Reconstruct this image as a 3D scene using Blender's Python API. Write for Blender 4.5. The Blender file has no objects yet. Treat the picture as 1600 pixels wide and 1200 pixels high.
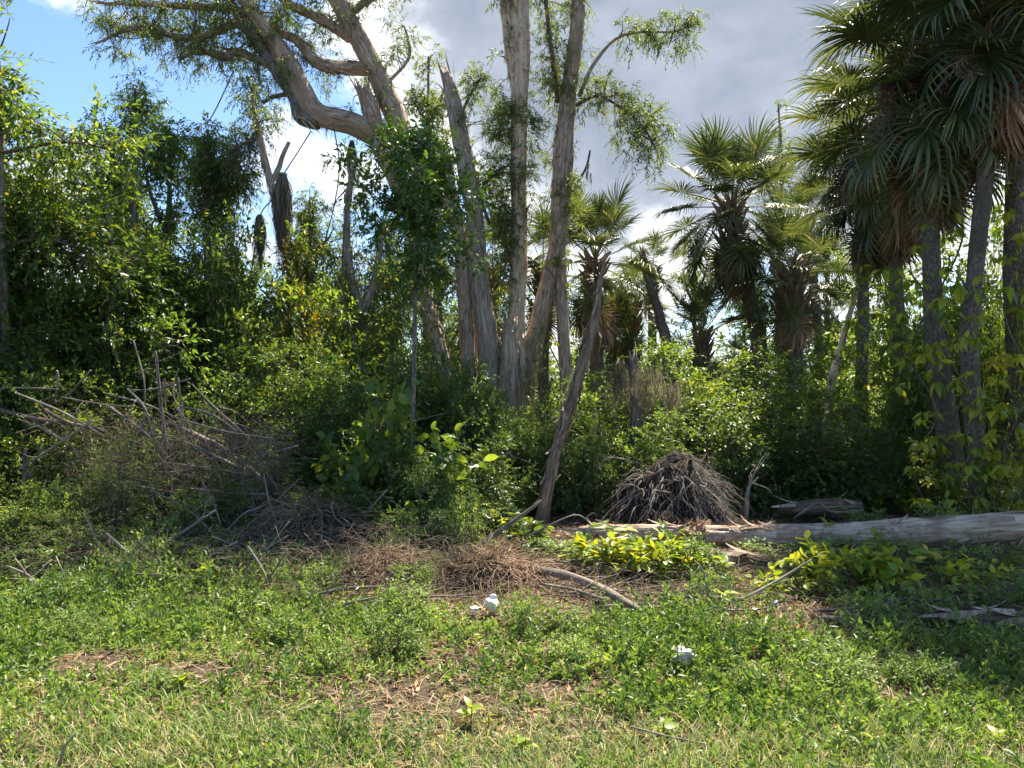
import bpy, math
import numpy as np
from mathutils import Vector

# ------------------------------------------------------------------ camera, sky, sun, exposure
scene = bpy.context.scene
COL = scene.collection
CAM_H = 1.6
FPX = 1210.0          # focal length in pixels of a 1600 px wide picture

def P(u, v, Y):
    """a point that stands Y metres in front of the camera, at picture position u, v"""
    return np.array([(u - 800.0) / FPX * Y, Y, CAM_H - (v - 600.0) / FPX * Y])

cam_d = bpy.data.cameras.new('camera')
cam_d.sensor_width = 36.0
cam_d.lens = 36.0 * FPX / 1600.0
cam_d.clip_start = 0.05
cam_d.clip_end = 2000.0
cam = bpy.data.objects.new('camera', cam_d)
cam.location = (0, 0, CAM_H)
cam.rotation_euler = (math.radians(90), 0, 0)
COL.objects.link(cam)
scene.camera = cam

SUN_AZ, SUN_EL = math.radians(28), math.radians(58)      # to the right of the view direction, height
sun_dir = Vector((math.sin(SUN_AZ) * math.cos(SUN_EL), math.cos(SUN_AZ) * math.cos(SUN_EL), math.sin(SUN_EL)))

world = bpy.data.worlds.new('World')
scene.world = world
world.use_nodes = True

def build_world():
    nt = world.node_tree
    N, L = nt.nodes, nt.links
    N.clear()
    out = N.new('ShaderNodeOutputWorld')
    bg = N.new('ShaderNodeBackground')
    bg.inputs['Strength'].default_value = 0.072
    sky = N.new('ShaderNodeTexSky')
    sky.sky_type = 'NISHITA'
    sky.sun_disc = False
    sky.sun_elevation = SUN_EL
    sky.sun_rotation = SUN_AZ
    sky.air_density = 1.0
    sky.dust_density = 0.4
    sky.ozone_density = 6.0
    tc = N.new('ShaderNodeTexCoord')
    def math_(op, a, b=None, c=None, clamp=False):
        n = N.new('ShaderNodeMath'); n.operation = op; n.use_clamp = clamp
        for i, x in enumerate((a, b, c)):
            if x is None: continue
            if isinstance(x, (int, float)): n.inputs[i].default_value = x
            else: L.new(x, n.inputs[i])
        return n.outputs[0]
    nz = N.new('ShaderNodeTexNoise')
    nz.inputs['Scale'].default_value = 5.5
    nz.inputs['Detail'].default_value = 9
    nz.inputs['Roughness'].default_value = 0.58
    nz.inputs['Distortion'].default_value = 0.25
    mp = N.new('ShaderNodeMapping')
    mp.inputs['Scale'].default_value = (1, 1, 1.5)
    mp.inputs['Location'].default_value = (0.35, 0.1, 0.8)
    L.new(tc.outputs['Generated'], mp.inputs['Vector'])
    L.new(mp.outputs['Vector'], nz.inputs['Vector'])
    def blob(u, v, deg_in, deg_out, amp):
        c = Vector(((u - 800) / FPX, 1.0, (600 - v) / FPX)).normalized()
        vm = N.new('ShaderNodeVectorMath'); vm.operation = 'DOT_PRODUCT'
        L.new(tc.outputs['Generated'], vm.inputs[0]); vm.inputs[1].default_value = c
        mr = N.new('ShaderNodeMapRange'); mr.interpolation_type = 'SMOOTHSTEP'
        mr.inputs['From Min'].default_value = math.cos(math.radians(deg_out))
        mr.inputs['From Max'].default_value = math.cos(math.radians(deg_in))
        mr.inputs['To Min'].default_value = 0; mr.inputs['To Max'].default_value = amp
        L.new(vm.outputs['Value'], mr.inputs['Value'])
        return mr.outputs['Result']
    d = math_('SUBTRACT', nz.outputs['Fac'], 0.575)
    for b in ((1150, -240, 16, 31, 0.62), (460, 330, 2, 8, 0.20), (620, 60, 2, 7, 0.12), (1480, 470, 3, 10, 0.22),
              (900, 470, 3, 9, 0.22), (40, 430, 3, 10, 0.22)):
        d = math_('ADD', d, blob(*b))
    # optical thickness to cloud colour: thin edges are lit through, thick middles are grey
    alpha = N.new('ShaderNodeMapRange'); alpha.interpolation_type = 'SMOOTHSTEP'
    alpha.inputs['From Min'].default_value = 0.0; alpha.inputs['From Max'].default_value = 0.16
    L.new(d, alpha.inputs['Value'])
    ramp = N.new('ShaderNodeValToRGB')
    e = ramp.color_ramp.elements
    e[0].position = 0.05; e[0].color = (1, 1, 1, 1)
    e[1].position = 0.62; e[1].color = (0.25, 0.295, 0.375, 1)
    m = e.new(0.22); m.color = (0.95, 0.96, 0.98, 1)
    m2 = e.new(0.42); m2.color = (0.37, 0.42, 0.50, 1)
    L.new(d, ramp.inputs['Fac'])
    sc = N.new('ShaderNodeVectorMath'); sc.operation = 'SCALE'
    sc.inputs['Scale'].default_value = 6.0
    L.new(ramp.outputs['Color'], sc.inputs[0])
    mix = N.new('ShaderNodeMix'); mix.data_type = 'RGBA'
    L.new(alpha.outputs['Result'], mix.inputs['Factor'])
    L.new(sky.outputs['Color'], mix.inputs['A'])
    L.new(sc.outputs['Vector'], mix.inputs['B'])
    L.new(mix.outputs['Result'], bg.inputs['Color'])
    L.new(bg.outputs['Background'], out.inputs['Surface'])
build_world()

sun_l = bpy.data.lights.new('sun', 'SUN')
sun_l.energy = 4.6
sun_l.angle = math.radians(0.55)
sun_l.color = (1.0, 0.91, 0.74)
sun = bpy.data.objects.new('sun', sun_l)
sun.rotation_euler = sun_dir.to_track_quat('Z', 'Y').to_euler()
sun.location = (20, 20, 40)
COL.objects.link(sun)

scene.view_settings.view_transform = 'Standard'
scene.view_settings.look = 'None'
scene.view_settings.exposure = 1.8
scene.view_settings.gamma = 1.0
scene.view_settings.use_curve_mapping = False
scene.render.engine = 'CYCLES'
cy = scene.cycles
cy.max_bounces = 7; cy.diffuse_bounces = 4; cy.glossy_bounces = 2; cy.transmission_bounces = 5
cy.transparent_max_bounces = 8
cy.sample_clamp_indirect = 6.0
cy.use_adaptive_sampling = True
cy.adaptive_threshold = 0.02

# ------------------------------------------------------------------ mesh helpers
def RNG(s): return np.random.default_rng(s)

def unit(a):
    a = np.asarray(a, float)
    return a / np.maximum(np.linalg.norm(a, axis=-1, keepdims=True), 1e-9)

def hash2(ix, iy, seed):
    n = (ix.astype(np.int64) * 374761393 + iy.astype(np.int64) * 668265263 + seed * 982451653) & 0xffffffff
    n = ((n ^ (n >> 13)) * 1274126177) & 0xffffffff
    return ((n ^ (n >> 16)) & 0xffff) / 65535.0

def vnoise(x, y, seed=0):
    x = np.asarray(x, float); y = np.asarray(y, float)
    ix, iy = np.floor(x), np.floor(y)
    fx, fy = x - ix, y - iy
    fx = fx * fx * (3 - 2 * fx); fy = fy * fy * (3 - 2 * fy)
    a = hash2(ix, iy, seed); b = hash2(ix + 1, iy, seed); c = hash2(ix, iy + 1, seed); d = hash2(ix + 1, iy + 1, seed)
    return (a * (1 - fx) + b * fx) * (1 - fy) + (c * (1 - fx) + d * fx) * fy

def fbm(x, y, seed=0, oct=4):
    s = 0; a = 0.5; t = 0
    for o in range(oct):
        s = s + a * vnoise(np.asarray(x) * 2 ** o, np.asarray(y) * 2 ** o, seed + o * 17); t += a; a *= 0.5
    return s / t

def gz(x, y):
    """height of the ground"""
    x = np.asarray(x, float); y = np.asarray(y, float)
    near = np.clip((y - 5.2) / 2.5, 0, 1)
    far = np.clip((60 - np.hypot(x, y)) / 30, 0, 1)
    return far * ((fbm(x * .55, y * .55, 3) - .5) * (.10 + .10 * near) + (fbm(x * 2.6, y * 2.6, 9) - .5) * (.035 + .05 * near))

class B:
    """collects triangles, built as one mesh"""
    def __init__(s): s.V = []; s.T = []; s.C = []; s.M = []; s.n = 0
    def add(s, V, T, C=None, m=0):
        V = np.asarray(V, np.float32).reshape(-1, 3); T = np.asarray(T, np.int32).reshape(-1, 3)
        s.V.append(V); s.T.append(T + s.n); s.C.append(V if C is None else np.asarray(C, np.float32).reshape(-1, 3))
        s.M.append(np.full(len(T), m, np.int32)); s.n += len(V)
        return s
    def mesh(s, name, mats, smooth=True, origin=None):
        V = np.concatenate(s.V); T = np.concatenate(s.T); C = np.concatenate(s.C); M = np.concatenate(s.M)
        if origin is not None: V = V - np.asarray(origin, np.float32)
        me = bpy.data.meshes.new(name)
        me.vertices.add(len(V)); me.vertices.foreach_set('co', V.ravel())
        me.loops.add(len(T) * 3); me.loops.foreach_set('vertex_index', T.ravel())
        me.polygons.add(len(T)); me.polygons.foreach_set('loop_start', np.arange(0, len(T) * 3, 3, dtype=np.int32))
        if smooth: me.polygons.foreach_set('use_smooth', np.ones(len(T), bool))
        mats = mats if isinstance(mats, (list, tuple)) else [mats]
        for m in mats: me.materials.append(m)
        if len(mats) > 1: me.polygons.foreach_set('material_index', M)
        a = me.attributes.new('bark_co', 'FLOAT_VECTOR', 'POINT'); a.data.foreach_set('vector', C.ravel())
        me.update(calc_edges=True)
        return me

def link(name, me, parent=None, loc=None, kind=None):
    o = bpy.data.objects.new(name, me)
    COL.objects.link(o)
    if parent is not None: o.parent = parent
    if loc is not None: o.location = loc
    if kind: o['kind'] = kind
    return o

def tag(o, label, cat, group=None):
    o['label'] = label; o['category'] = cat
    if group: o['group'] = group
    return o

def thing(name, label, cat, loc, group=None):
    o = bpy.data.objects.new(name, None)
    o.empty_display_size = 0.2
    COL.objects.link(o); o.location = [float(c) for c in loc]
    return tag(o, label, cat, group)

def catmull(pts, rad, n):
    pts = np.asarray(pts, float); rad = np.asarray(rad, float)
    if len(pts) == 2:
        t = np.linspace(0, 1, n)[:, None]
        return pts[0] * (1 - t) + pts[1] * t, rad[0] * (1 - t[:, 0]) + rad[1] * t[:, 0]
    p = np.vstack([2 * pts[0] - pts[1], pts, 2 * pts[-1] - pts[-2]])
    seg = np.linalg.norm(np.diff(pts, axis=0), axis=1); cum = np.concatenate([[0], np.cumsum(seg)])
    s = np.linspace(0, cum[-1], n)
    i = np.clip(np.searchsorted(cum, s, side='right') - 1, 0, len(seg) - 1)
    t = ((s - cum[i]) / np.maximum(seg[i], 1e-9))[:, None]
    p0, p1, p2, p3 = p[i], p[i + 1], p[i + 2], p[i + 3]
    q = 0.5 * (2 * p1 + (p2 - p0) * t + (2 * p0 - 5 * p1 + 4 * p2 - p3) * t ** 2 + (3 * p1 - p0 - 3 * p2 + p3) * t ** 3)
    return q, np.interp(s, cum, rad)

def tube(b, pts, rad, sides=6, n=None, rough=0.0, seed=0, m=0, jag=0.0, squash=None, relief=0.0):
    """tapered tube through pts; rough bulges and flutes it, jag breaks its far end raggedly"""
    pts = np.asarray(pts, float); rad = np.broadcast_to(np.asarray(rad, float), (len(pts),))
    L = np.linalg.norm(np.diff(pts, axis=0), axis=1).sum()
    if n is None: n = max(3, int(len(pts) * 2))
    q, r = catmull(pts, rad, n)
    t = unit(np.gradient(q, axis=0))
    u = np.zeros_like(t)
    a = np.array([0, 1.0, 0]) if abs(t[0][1]) < .8 else np.array([1.0, 0, 0])
    cur = a - t[0] * a.dot(t[0])
    for i in range(n):
        cur = cur - t[i] * cur.dot(t[i]); cur = cur / max(np.linalg.norm(cur), 1e-9); u[i] = cur
    w = np.cross(t, u)
    ang = np.linspace(0, 2 * np.pi, sides, endpoint=False)
    R = np.repeat(r[:, None], sides, 1)
    s = np.linspace(0, L, n)
    if rough:
        g = RNG(seed)
        rm = max(float(np.mean(r)), 1e-3)
        f = np.zeros_like(R)
        for k, am in ((2, .5), (3, .5), (5, .35), (8, .22)):
            for _ in range(2):
                f += am * np.sin(k * ang[None, :] + g.uniform(0, 6.28) + s[:, None] * g.uniform(-1, 1) / (rm * 6)) * np.sin(s[:, None] / rm * g.uniform(.12, .5) + g.uniform(0, 6.28))
        f += g.normal(0, .25, R.shape)
        R = R * (1 + rough * f)
    if relief:
        ca, sa = np.cos(ang)[None, :], np.sin(ang)[None, :]; sl = s[:, None]
        wob = 1.2 * (vnoise(sl * .8 + seed, 0 * sl + seed, seed) - .5)
        f1 = fbm(ca * 2.6 + 9 + wob + sl * .25, sa * 2.6 + sl * .9 + seed * 3.1, seed, 3) - .5
        f2 = fbm(ca * 7 + 31 + wob, sa * 7 + sl * 2.2 + seed, seed + 3, 3) - .5
        f3 = np.abs(fbm(ca * 4 + 3 + wob * 2, sa * 4 + sl * .5 + seed, seed + 7, 3) - .5)
        R = R * (1 + relief * (1.6 * f1 + .9 * f2 - 1.6 * np.clip(.10 - f3, 0, 1) * 3))
    ring = q[:, None, :] + R[:, :, None] * (np.cos(ang)[None, :, None] * u[:, None, :] + np.sin(ang)[None, :, None] * w[:, None, :])
    if squash is not None: ring[:, :, 2] = q[:, None, 2] + (ring[:, :, 2] - q[:, None, 2]) * squash
    C = np.stack([np.cos(ang)[None, :] * R, np.sin(ang)[None, :] * R, np.repeat(s[:, None], sides, 1)], -1)
    C[:, :, 2] += seed * 3.7 % 50
    if jag:
        g = RNG(seed + 5)
        h = np.abs(g.normal(0, jag, sides)) * 1.2
        ring[-1] += t[-1] * h[:, None]; ring[-2] += t[-1] * h[:, None] * .5
    V = ring.reshape(-1, 3); C = C.reshape(-1, 3)
    i = np.arange(n - 1)[:, None] * sides; j = np.arange(sides)[None, :]; jn = (j + 1) % sides
    A, Bq, Cq, D = i + j, i + jn, i + sides + jn, i + sides + j
    T = np.concatenate([np.stack([A, Bq, Cq], -1).reshape(-1, 3), np.stack([A, Cq, D], -1).reshape(-1, 3)])
    c0, c1 = len(V), len(V) + 1
    V = np.vstack([V, q[:1], q[-1:] - (t[-1:] * jag * .6 if jag else 0)]); C = np.vstack([C, C[:1], C[(n - 1) * sides:(n - 1) * sides + 1]])
    jj = np.arange(sides); jm = (jj + 1) % sides
    T = np.vstack([T, np.stack([np.full(sides, c0), jm, jj], -1), np.stack([np.full(sides, c1), (n - 1) * sides + jj, (n - 1) * sides + jm], -1)])
    b.add(V, T, C, m)
    return q, r, t

def multi_tubes(b, PTS, RAD, sides=3, m=0):
    """many thin tubes at once: PTS (S,n,3), RAD (S,n)"""
    S, n, _ = PTS.shape
    if S == 0: return
    t = unit(np.gradient(PTS, axis=1))
    a = np.where(np.abs(t[..., 2:3]) < .8, np.array([0, 0, 1.0]), np.array([1.0, 0, 0]))
    u = unit(np.cross(t, a)); w = np.cross(t, u)
    ang = np.linspace(0, 2 * np.pi, sides, endpoint=False)
    ring = PTS[:, :, None, :] + RAD[:, :, None, None] * (np.cos(ang)[None, None, :, None] * u[:, :, None, :] + np.sin(ang)[None, None, :, None] * w[:, :, None, :])
    i = np.arange(n - 1)[:, None] * sides; j = np.arange(sides)[None, :]; jn = (j + 1) % sides
    T = np.concatenate([np.stack([i + j, i + jn, i + sides + jn], -1).reshape(-1, 3), np.stack([i + j, i + sides + jn, i + sides + j], -1).reshape(-1, 3)])
    T = (T[None] + (np.arange(S) * n * sides)[:, None, None]).reshape(-1, 3)
    b.add(ring.reshape(-1, 3), T, None, m)

# leaf shapes: x across (-.5..+.5 of width), y along (0..1), z fold (in lengths)
DIA = (np.array([[0, 0, 0], [-.5, .42, .07], [.5, .42, .07], [0, 1, -.06]]), np.array([[0, 3, 1], [0, 2, 3]]))
OVA = (np.array([[0, 0, 0], [-.38, .22, .06], [.38, .22, .06], [-.5, .5, .07], [.5, .5, .07], [-.3, .8, .02], [.3, .8, .02], [0, 1, -.14], [0, .5, 0]]),
       np.array([[0, 8, 1], [0, 2, 8], [1, 8, 3], [2, 4, 8], [3, 8, 5], [4, 6, 8], [5, 8, 7], [6, 7, 8]]))
LAN = (np.array([[0, 0, 0], [-.5, .35, .03], [.5, .35, .03], [-.38, .7, 0], [.38, .7, 0], [0, 1, -.12]]),
       np.array([[0, 2, 1], [1, 2, 4], [1, 4, 3], [3, 4, 5]]))

def leaves(b, base, d, nrm, L, W, tpl=DIA, m=0):
    base = np.asarray(base, float).reshape(-1, 3); N = len(base)
    if N == 0: return
    d = unit(d); s = unit(np.cross(d, nrm)); nn = np.cross(s, d)
    tv, tt = tpl
    L = np.broadcast_to(L, (N,)); W = np.broadcast_to(W, (N,))
    V = base[:, None, :] + d[:, None, :] * (tv[None, :, 1:2] * L[:, None, None]) + s[:, None, :] * (tv[None, :, 0:1] * W[:, None, None]) + nn[:, None, :] * (tv[None, :, 2:3] * L[:, None, None])
    T = (tt[None] + (np.arange(N) * len(tv))[:, None, None])
    b.add(V.reshape(-1, 3), T.reshape(-1, 3), None, m)

def sprays(bl, bt, O, D, Ls, k, lL, lW, g, tpl=DIA, droop=.25, open_=.85, hang=.15, twig=.0025, flat=.6):
    """S leafy twigs from O along D, k leaves each"""
    O = np.asarray(O, float); D = unit(D); S = len(O)
    if S == 0: return
    Ls = np.broadcast_to(Ls, (S,))
    t = np.linspace(.18, 1.0, k)[None, :]
    t = np.clip(t + g.uniform(-.04, .04, (S, k)), .08, 1.02)
    drp = np.array([0, 0, -1.0]) * droop
    pos = O[:, None, :] + (D[:, None, :] * t[..., None] + drp * (t ** 2)[..., None]) * Ls[:, None, None]
    ax = unit(D[:, None, :] + 2 * drp * t[..., None])
    h = unit(np.cross(ax, np.array([0, 0, 1.0]) + g.normal(0, .15, (S, 1, 3))))
    up = np.cross(h, ax)
    phi = np.pi * np.arange(k)[None, :] + g.normal(0, 1, (S, k)) * (1 - flat) * 2 + g.uniform(0, 6.28, (S, 1)) * (1 - flat)
    side = np.cos(phi)[..., None] * h + np.sin(phi)[..., None] * up
    op = open_ * (1.15 - .75 * t[..., None])
    ld = unit(ax * (1 - op * .55) + side * op + np.array([0, 0, -1.0]) * hang + g.normal(0, .18, (S, k, 3)))
    ln = unit(up + g.normal(0, .35, (S, k, 3)))
    sz = g.uniform(.65, 1.15, (S, k)) * (1.08 - .3 * t)
    leaves(bl, pos.reshape(-1, 3), ld.reshape(-1, 3), ln.reshape(-1, 3), (lL * sz).ravel(), (lW * sz).ravel(), tpl)
    if bt is not None:
        tt = np.array([0, .5, 1.0])[None, :]
        PT = O[:, None, :] + (D[:, None, :] * tt[..., None] + drp * (tt ** 2)[..., None]) * Ls[:, None, None]
        multi_tubes(bt, PT, np.broadcast_to(np.array([1.0, .8, .35]) * twig, (S, 3)))

def rdir(g, n):
    return unit(g.normal(0, 1, (n, 3)))

# ------------------------------------------------------------------ materials
class NT:
    def __init__(s, name):
        s.mat = bpy.data.materials.new(name); s.mat.use_nodes = True
        s.t = s.mat.node_tree; s.N = s.t.nodes; s.L = s.t.links; s.N.clear()
        s.out = s.N.new('ShaderNodeOutputMaterial')
    def node(s, typ, **kw):
        n = s.N.new(typ)
        for k, v in kw.items():
            if hasattr(n, k): setattr(n, k, v)
        return n
    def set(s, sock, v):
        if hasattr(v, 'links') or hasattr(v, 'is_output'): s.L.new(v, sock)
        else: sock.default_value = v
    def noise(s, vec, scale, detail=4, rough=.55, dist=0):
        n = s.N.new('ShaderNodeTexNoise'); n.inputs['Scale'].default_value = scale; n.inputs['Detail'].default_value = detail
        n.inputs['Roughness'].default_value = rough; n.inputs['Distortion'].default_value = dist
        if vec is not None: s.L.new(vec, n.inputs['Vector'])
        return n.outputs['Fac']
    def ramp(s, fac, stops, interp='LINEAR'):
        n = s.N.new('ShaderNodeValToRGB'); cr = n.color_ramp; cr.interpolation = interp
        while len(cr.elements) < len(stops): cr.elements.new(0.5)
        for e, (p, c) in zip(cr.elements, stops):
            e.position = p; e.color = (*c, 1) if len(c) == 3 else c
        s.L.new(fac, n.inputs['Fac']); return n.outputs['Color']
    def mix(s, fac, a, b, mode='MIX'):
        n = s.N.new('ShaderNodeMix'); n.data_type = 'RGBA'; n.blend_type = mode
        s.set(n.inputs['Factor'], fac)
        for k, v in (('A', a), ('B', b)):
            if isinstance(v, tuple): v = (*v, 1) if len(v) == 3 else v
            s.set(n.inputs[k], v)
        return n.outputs['Result']
    def math(s, op, a, b=0.0):
        n = s.N.new('ShaderNodeMath'); n.operation = op; s.set(n.inputs[0], a); s.set(n.inputs[1], b); return n.outputs[0]
    def mapping(s, vec, scale):
        n = s.N.new('ShaderNodeMapping'); n.inputs['Scale'].default_value = scale; s.L.new(vec, n.inputs['Vector']); return n.outputs['Vector']
    def attr(s, name):
        n = s.N.new('ShaderNodeAttribute'); n.attribute_name = name; return n.outputs['Vector']
    def bump(s, h, strength=.5, dist=.02):
        n = s.N.new('ShaderNodeBump'); n.inputs['Strength'].default_value = strength; n.inputs['Distance'].default_value = dist
        s.L.new(h, n.inputs['Height']); return n.outputs['Normal']
    def bsdf(s, col, rough=.7, spec=.3, normal=None):
        n = s.N.new('ShaderNodeBsdfPrincipled'); s.set(n.inputs['Base Color'], col if not isinstance(col, tuple) else (*col, 1))
        s.set(n.inputs['Roughness'], rough); n.inputs['Specular IOR Level'].default_value = spec
        if normal is not None: s.L.new(normal, n.inputs['Normal'])
        return n.outputs['BSDF']
    def done(s, sh): s.L.new(sh, s.out.inputs['Surface']); return s.mat

def leaf_mat(name, stops, trans=.45, tint=(1.75, 1.4, .45), rough=.42, spec=.45, objvar=.25):
    """leaf blade: reflects its own colour, lets a yellower light through; every leaf a little different"""
    k = NT(name)
    stops = [(p, tuple(min(x * f, .7) for x, f in zip(c, (1.72, 1.58, 1.45)))) for p, c in stops]
    geo = k.node('ShaderNodeNewGeometry')
    oi = k.node('ShaderNodeObjectInfo')
    r = geo.outputs['Random Per Island']
    col = k.ramp(r, stops)
    n = k.noise(geo.outputs['Position'], 1.3, 2)
    vv = k.math('ADD', k.math('MULTIPLY', k.math('SUBTRACT', n, .5), .9), k.math('MULTIPLY', k.math('SUBTRACT', oi.outputs['Random'], .5), objvar))
    hs = k.node('ShaderNodeHueSaturation')
    k.set(hs.inputs['Value'], k.math('ADD', 1.0, vv)); k.set(hs.inputs['Hue'], k.math('SUBTRACT', .5, k.math('MULTIPLY', vv, .06)))
    k.L.new(col, hs.inputs['Color'])
    c = hs.outputs['Color']
    d = k.bsdf(c, rough, spec)
    tr = k.node('ShaderNodeBsdfTranslucent')
    k.L.new(k.mix(1.0, c, tint, 'MULTIPLY'), tr.inputs['Color'])
    ms = k.node('ShaderNodeMixShader'); ms.inputs['Fac'].default_value = trans
    k.L.new(d, ms.inputs[1]); k.L.new(tr.outputs['BSDF'], ms.inputs[2])
    return k.done(ms.outputs['Shader'])

def bark_mat(name, dark, mid, light, sc=(9, 9, 1.6), bump=.8, patch=None, rough=.9, spots=None):
    k = NT(name)
    co = k.attr('bark_co')
    st = k.noise(k.mapping(co, sc), 3.0, 8, .62, .35)
    big = k.noise(co, 2.2, 4)
    fine = k.noise(k.mapping(co, (sc[0] * 4, sc[1] * 4, sc[2] * 4)), 5.0, 4)
    col = k.ramp(st, [(.30, dark), (.48, mid), (.66, light)])
    col = k.mix(k.math('MULTIPLY', k.math('SUBTRACT', fine, .35), .8), col, tuple(x * .55 for x in mid))
    if patch:
        pf = k.ramp(big, [(.50, (0, 0, 0)), (.62, (1, 1, 1))])
        col = k.mix(k.math('MULTIPLY', pf, .75), col, patch)
    if spots:
        sp = k.ramp(k.noise(co, 26, 2), [(.62, (0, 0, 0)), (.68, (1, 1, 1))])
        col = k.mix(k.math('MULTIPLY', sp, .8), col, spots)
    h = k.math('ADD', st, k.math('MULTIPLY', fine, .35))
    return k.done(k.bsdf(col, rough, .15, k.bump(h, bump, .03)))

M = {}
M['paperbark'] = bark_mat('paperbark', (.12, .08, .056), (.42, .315, .235), (.66, .54, .42), patch=(.36, .245, .175))
M['paperbark_pale'] = bark_mat('paperbark_pale', (.26, .16, .105), (.60, .46, .33), (.76, .62, .47), sc=(7, 7, 1.0), bump=.45, spots=(.18, .12, .08))
M['paperbark_grey'] = bark_mat('paperbark_grey', (.12, .092, .07), (.40, .325, .26), (.62, .535, .44), patch=(.30, .22, .165))
M['log_bark'] = bark_mat('log_bark', (.17, .115, .078), (.52, .405, .30), (.76, .63, .49), sc=(9, 9, 1.6), patch=(.20, .13, .09), bump=.8)
M['rotten'] = bark_mat('rotten_wood', (.05, .033, .022), (.17, .115, .075), (.36, .27, .19), sc=(14, 14, 1.2), bump=1.0)
M['rotten_pale'] = bark_mat('weathered_wood', (.09, .065, .047), (.30, .225, .165), (.48, .385, .29), sc=(13, 13, 1.3), bump=.9, patch=(.15, .105, .075))
M['grey_bark'] = bark_mat('grey_bark', (.06, .05, .042), (.17, .15, .13), (.34, .31, .27), sc=(12, 12, 3))
M['brown_bark'] = bark_mat('brown_bark', (.05, .038, .03), (.15, .115, .09), (.28, .23, .18), sc=(12, 12, 3))
M['dead_wood'] = bark_mat('dead_wood', (.08, .062, .05), (.20, .17, .14), (.36, .315, .265), sc=(20, 20, 1.5), bump=.4)
M['dead_twig'] = bark_mat('dead_twig', (.08, .056, .040), (.19, .14, .10), (.33, .26, .195), sc=(20, 20, 1.5), bump=.2)
M['root_grey'] = bark_mat('dry_root', (.08, .068, .06), (.19, .165, .145), (.34, .30, .26), sc=(20, 20, 1.5), bump=.2)
M['palm_bark'] = bark_mat('palm_bark', (.05, .042, .035), (.17, .145, .12), (.30, .27, .23), sc=(10, 10, 9), bump=1.0, patch=(.11, .10, .07))
M['palm_boot'] = bark_mat('palm_boot', (.07, .045, .03), (.20, .14, .095), (.36, .28, .20), sc=(16, 16, 2), bump=.6)

G = lambda *a: list(a)
M['thicket'] = leaf_mat('thicket_leaf', [(0, (.036, .074, .020)), (.35, (.056, .112, .025)), (.7, (.082, .15, .032)), (.93, (.115, .175, .032)), (1, (.15, .18, .04))], trans=.52, tint=(1.5, 1.4, .5))
M['broad'] = leaf_mat('broad_leaf', [(0, (.034, .076, .021)), (.5, (.054, .115, .027)), (.9, (.09, .16, .036)), (1, (.16, .18, .04))], rough=.36, trans=.55)
M['dark'] = leaf_mat('dark_leaf', [(0, (.028, .066, .022)), (.5, (.045, .102, .030)), (.9, (.072, .14, .038)), (1, (.12, .17, .045))], trans=.46, rough=.36)
M['sapling'] = leaf_mat('sapling_leaf', [(0, (.026, .070, .018)), (.5, (.044, .105, .023)), (.9, (.072, .15, .031)), (1, (.11, .19, .038))], trans=.4, rough=.34)
M['olive'] = leaf_mat('olive_leaf', [(0, (.055, .090, .036)), (.45, (.080, .128, .046)), (.8, (.115, .162, .056)), (1, (.17, .19, .06))], trans=.45, tint=(1.3, 1.3, .55), rough=.5)
M['yellow'] = leaf_mat('yellow_leaf', [(0, (.06, .10, .02)), (.4, (.11, .155, .025)), (.75, (.20, .21, .03)), (1, (.34, .23, .04))], trans=.48)
M['vine'] = leaf_mat('vine_leaf', [(0, (.045, .10, .016)), (.4, (.085, .155, .02)), (.8, (.17, .23, .025)), (1, (.34, .28, .03))], trans=.5, rough=.35, objvar=1.1)
M['weed'] = leaf_mat('weed_leaf', [(0, (.058, .11, .030)), (.4, (.10, .165, .040)), (.85, (.15, .22, .055)), (1, (.21, .26, .07))], trans=.42, rough=.5, tint=(1.25, 1.35, .6))
M['weed2'] = leaf_mat('weed_leaf_dark', [(0, (.038, .078, .024)), (.5, (.068, .12, .032)), (.9, (.115, .17, .042)), (1, (.17, .21, .06))], trans=.42, rough=.45, tint=(1.25, 1.35, .6))
M['weed3'] = leaf_mat('weed_leaf_pale', [(0, (.085, .135, .045)), (.5, (.13, .18, .055)), (.9, (.19, .23, .07)), (1, (.30, .28, .09))], trans=.42, rough=.5, tint=(1.35, 1.35, .65))
M['bright'] = leaf_mat('bright_leaf', [(0, (.07, .13, .02)), (.5, (.13, .20, .028)), (.9, (.22, .27, .03)), (1, (.36, .33, .04))], trans=.48, rough=.4)
M['grass'] = leaf_mat('grass_blade', [(0, (.05, .10, .024)), (.4, (.085, .15, .032)), (.8, (.13, .19, .05)), (.86, (.24, .22, .12)), (1, (.34, .30, .20))], trans=.4, rough=.55, tint=(1.3, 1.25, .6))
M['straw'] = leaf_mat('dry_straw', [(0, (.08, .058, .04)), (.5, (.18, .14, .10)), (1, (.33, .275, .20))], trans=.2, tint=(1.1, 1, .8), rough=.8, spec=.1)
M['litter'] = leaf_mat('fallen_leaf', [(0, (.045, .030, .02)), (.4, (.11, .07, .045)), (.8, (.20, .13, .08)), (1, (.34, .24, .15))], trans=.15, tint=(1.1, 1, .8), rough=.8, spec=.1)
M['torn'] = leaf_mat('torn_bark', [(0, (.05, .036, .026)), (.5, (.12, .088, .064)), (1, (.26, .20, .15))], trans=.15, tint=(1.05, 1, .85), rough=.85, spec=.1)
M['rust'] = leaf_mat('rust_leaf', [(0, (.16, .06, .02)), (.6, (.34, .13, .03)), (1, (.50, .22, .05))], trans=.4, tint=(1.2, 1, .6), rough=.7)
M['moss'] = leaf_mat('hanging_moss', [(0, (.05, .05, .042)), (.5, (.10, .098, .082)), (1, (.20, .195, .16))], trans=.4, tint=(1.1, 1.05, .9), rough=.9, spec=.05)
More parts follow.
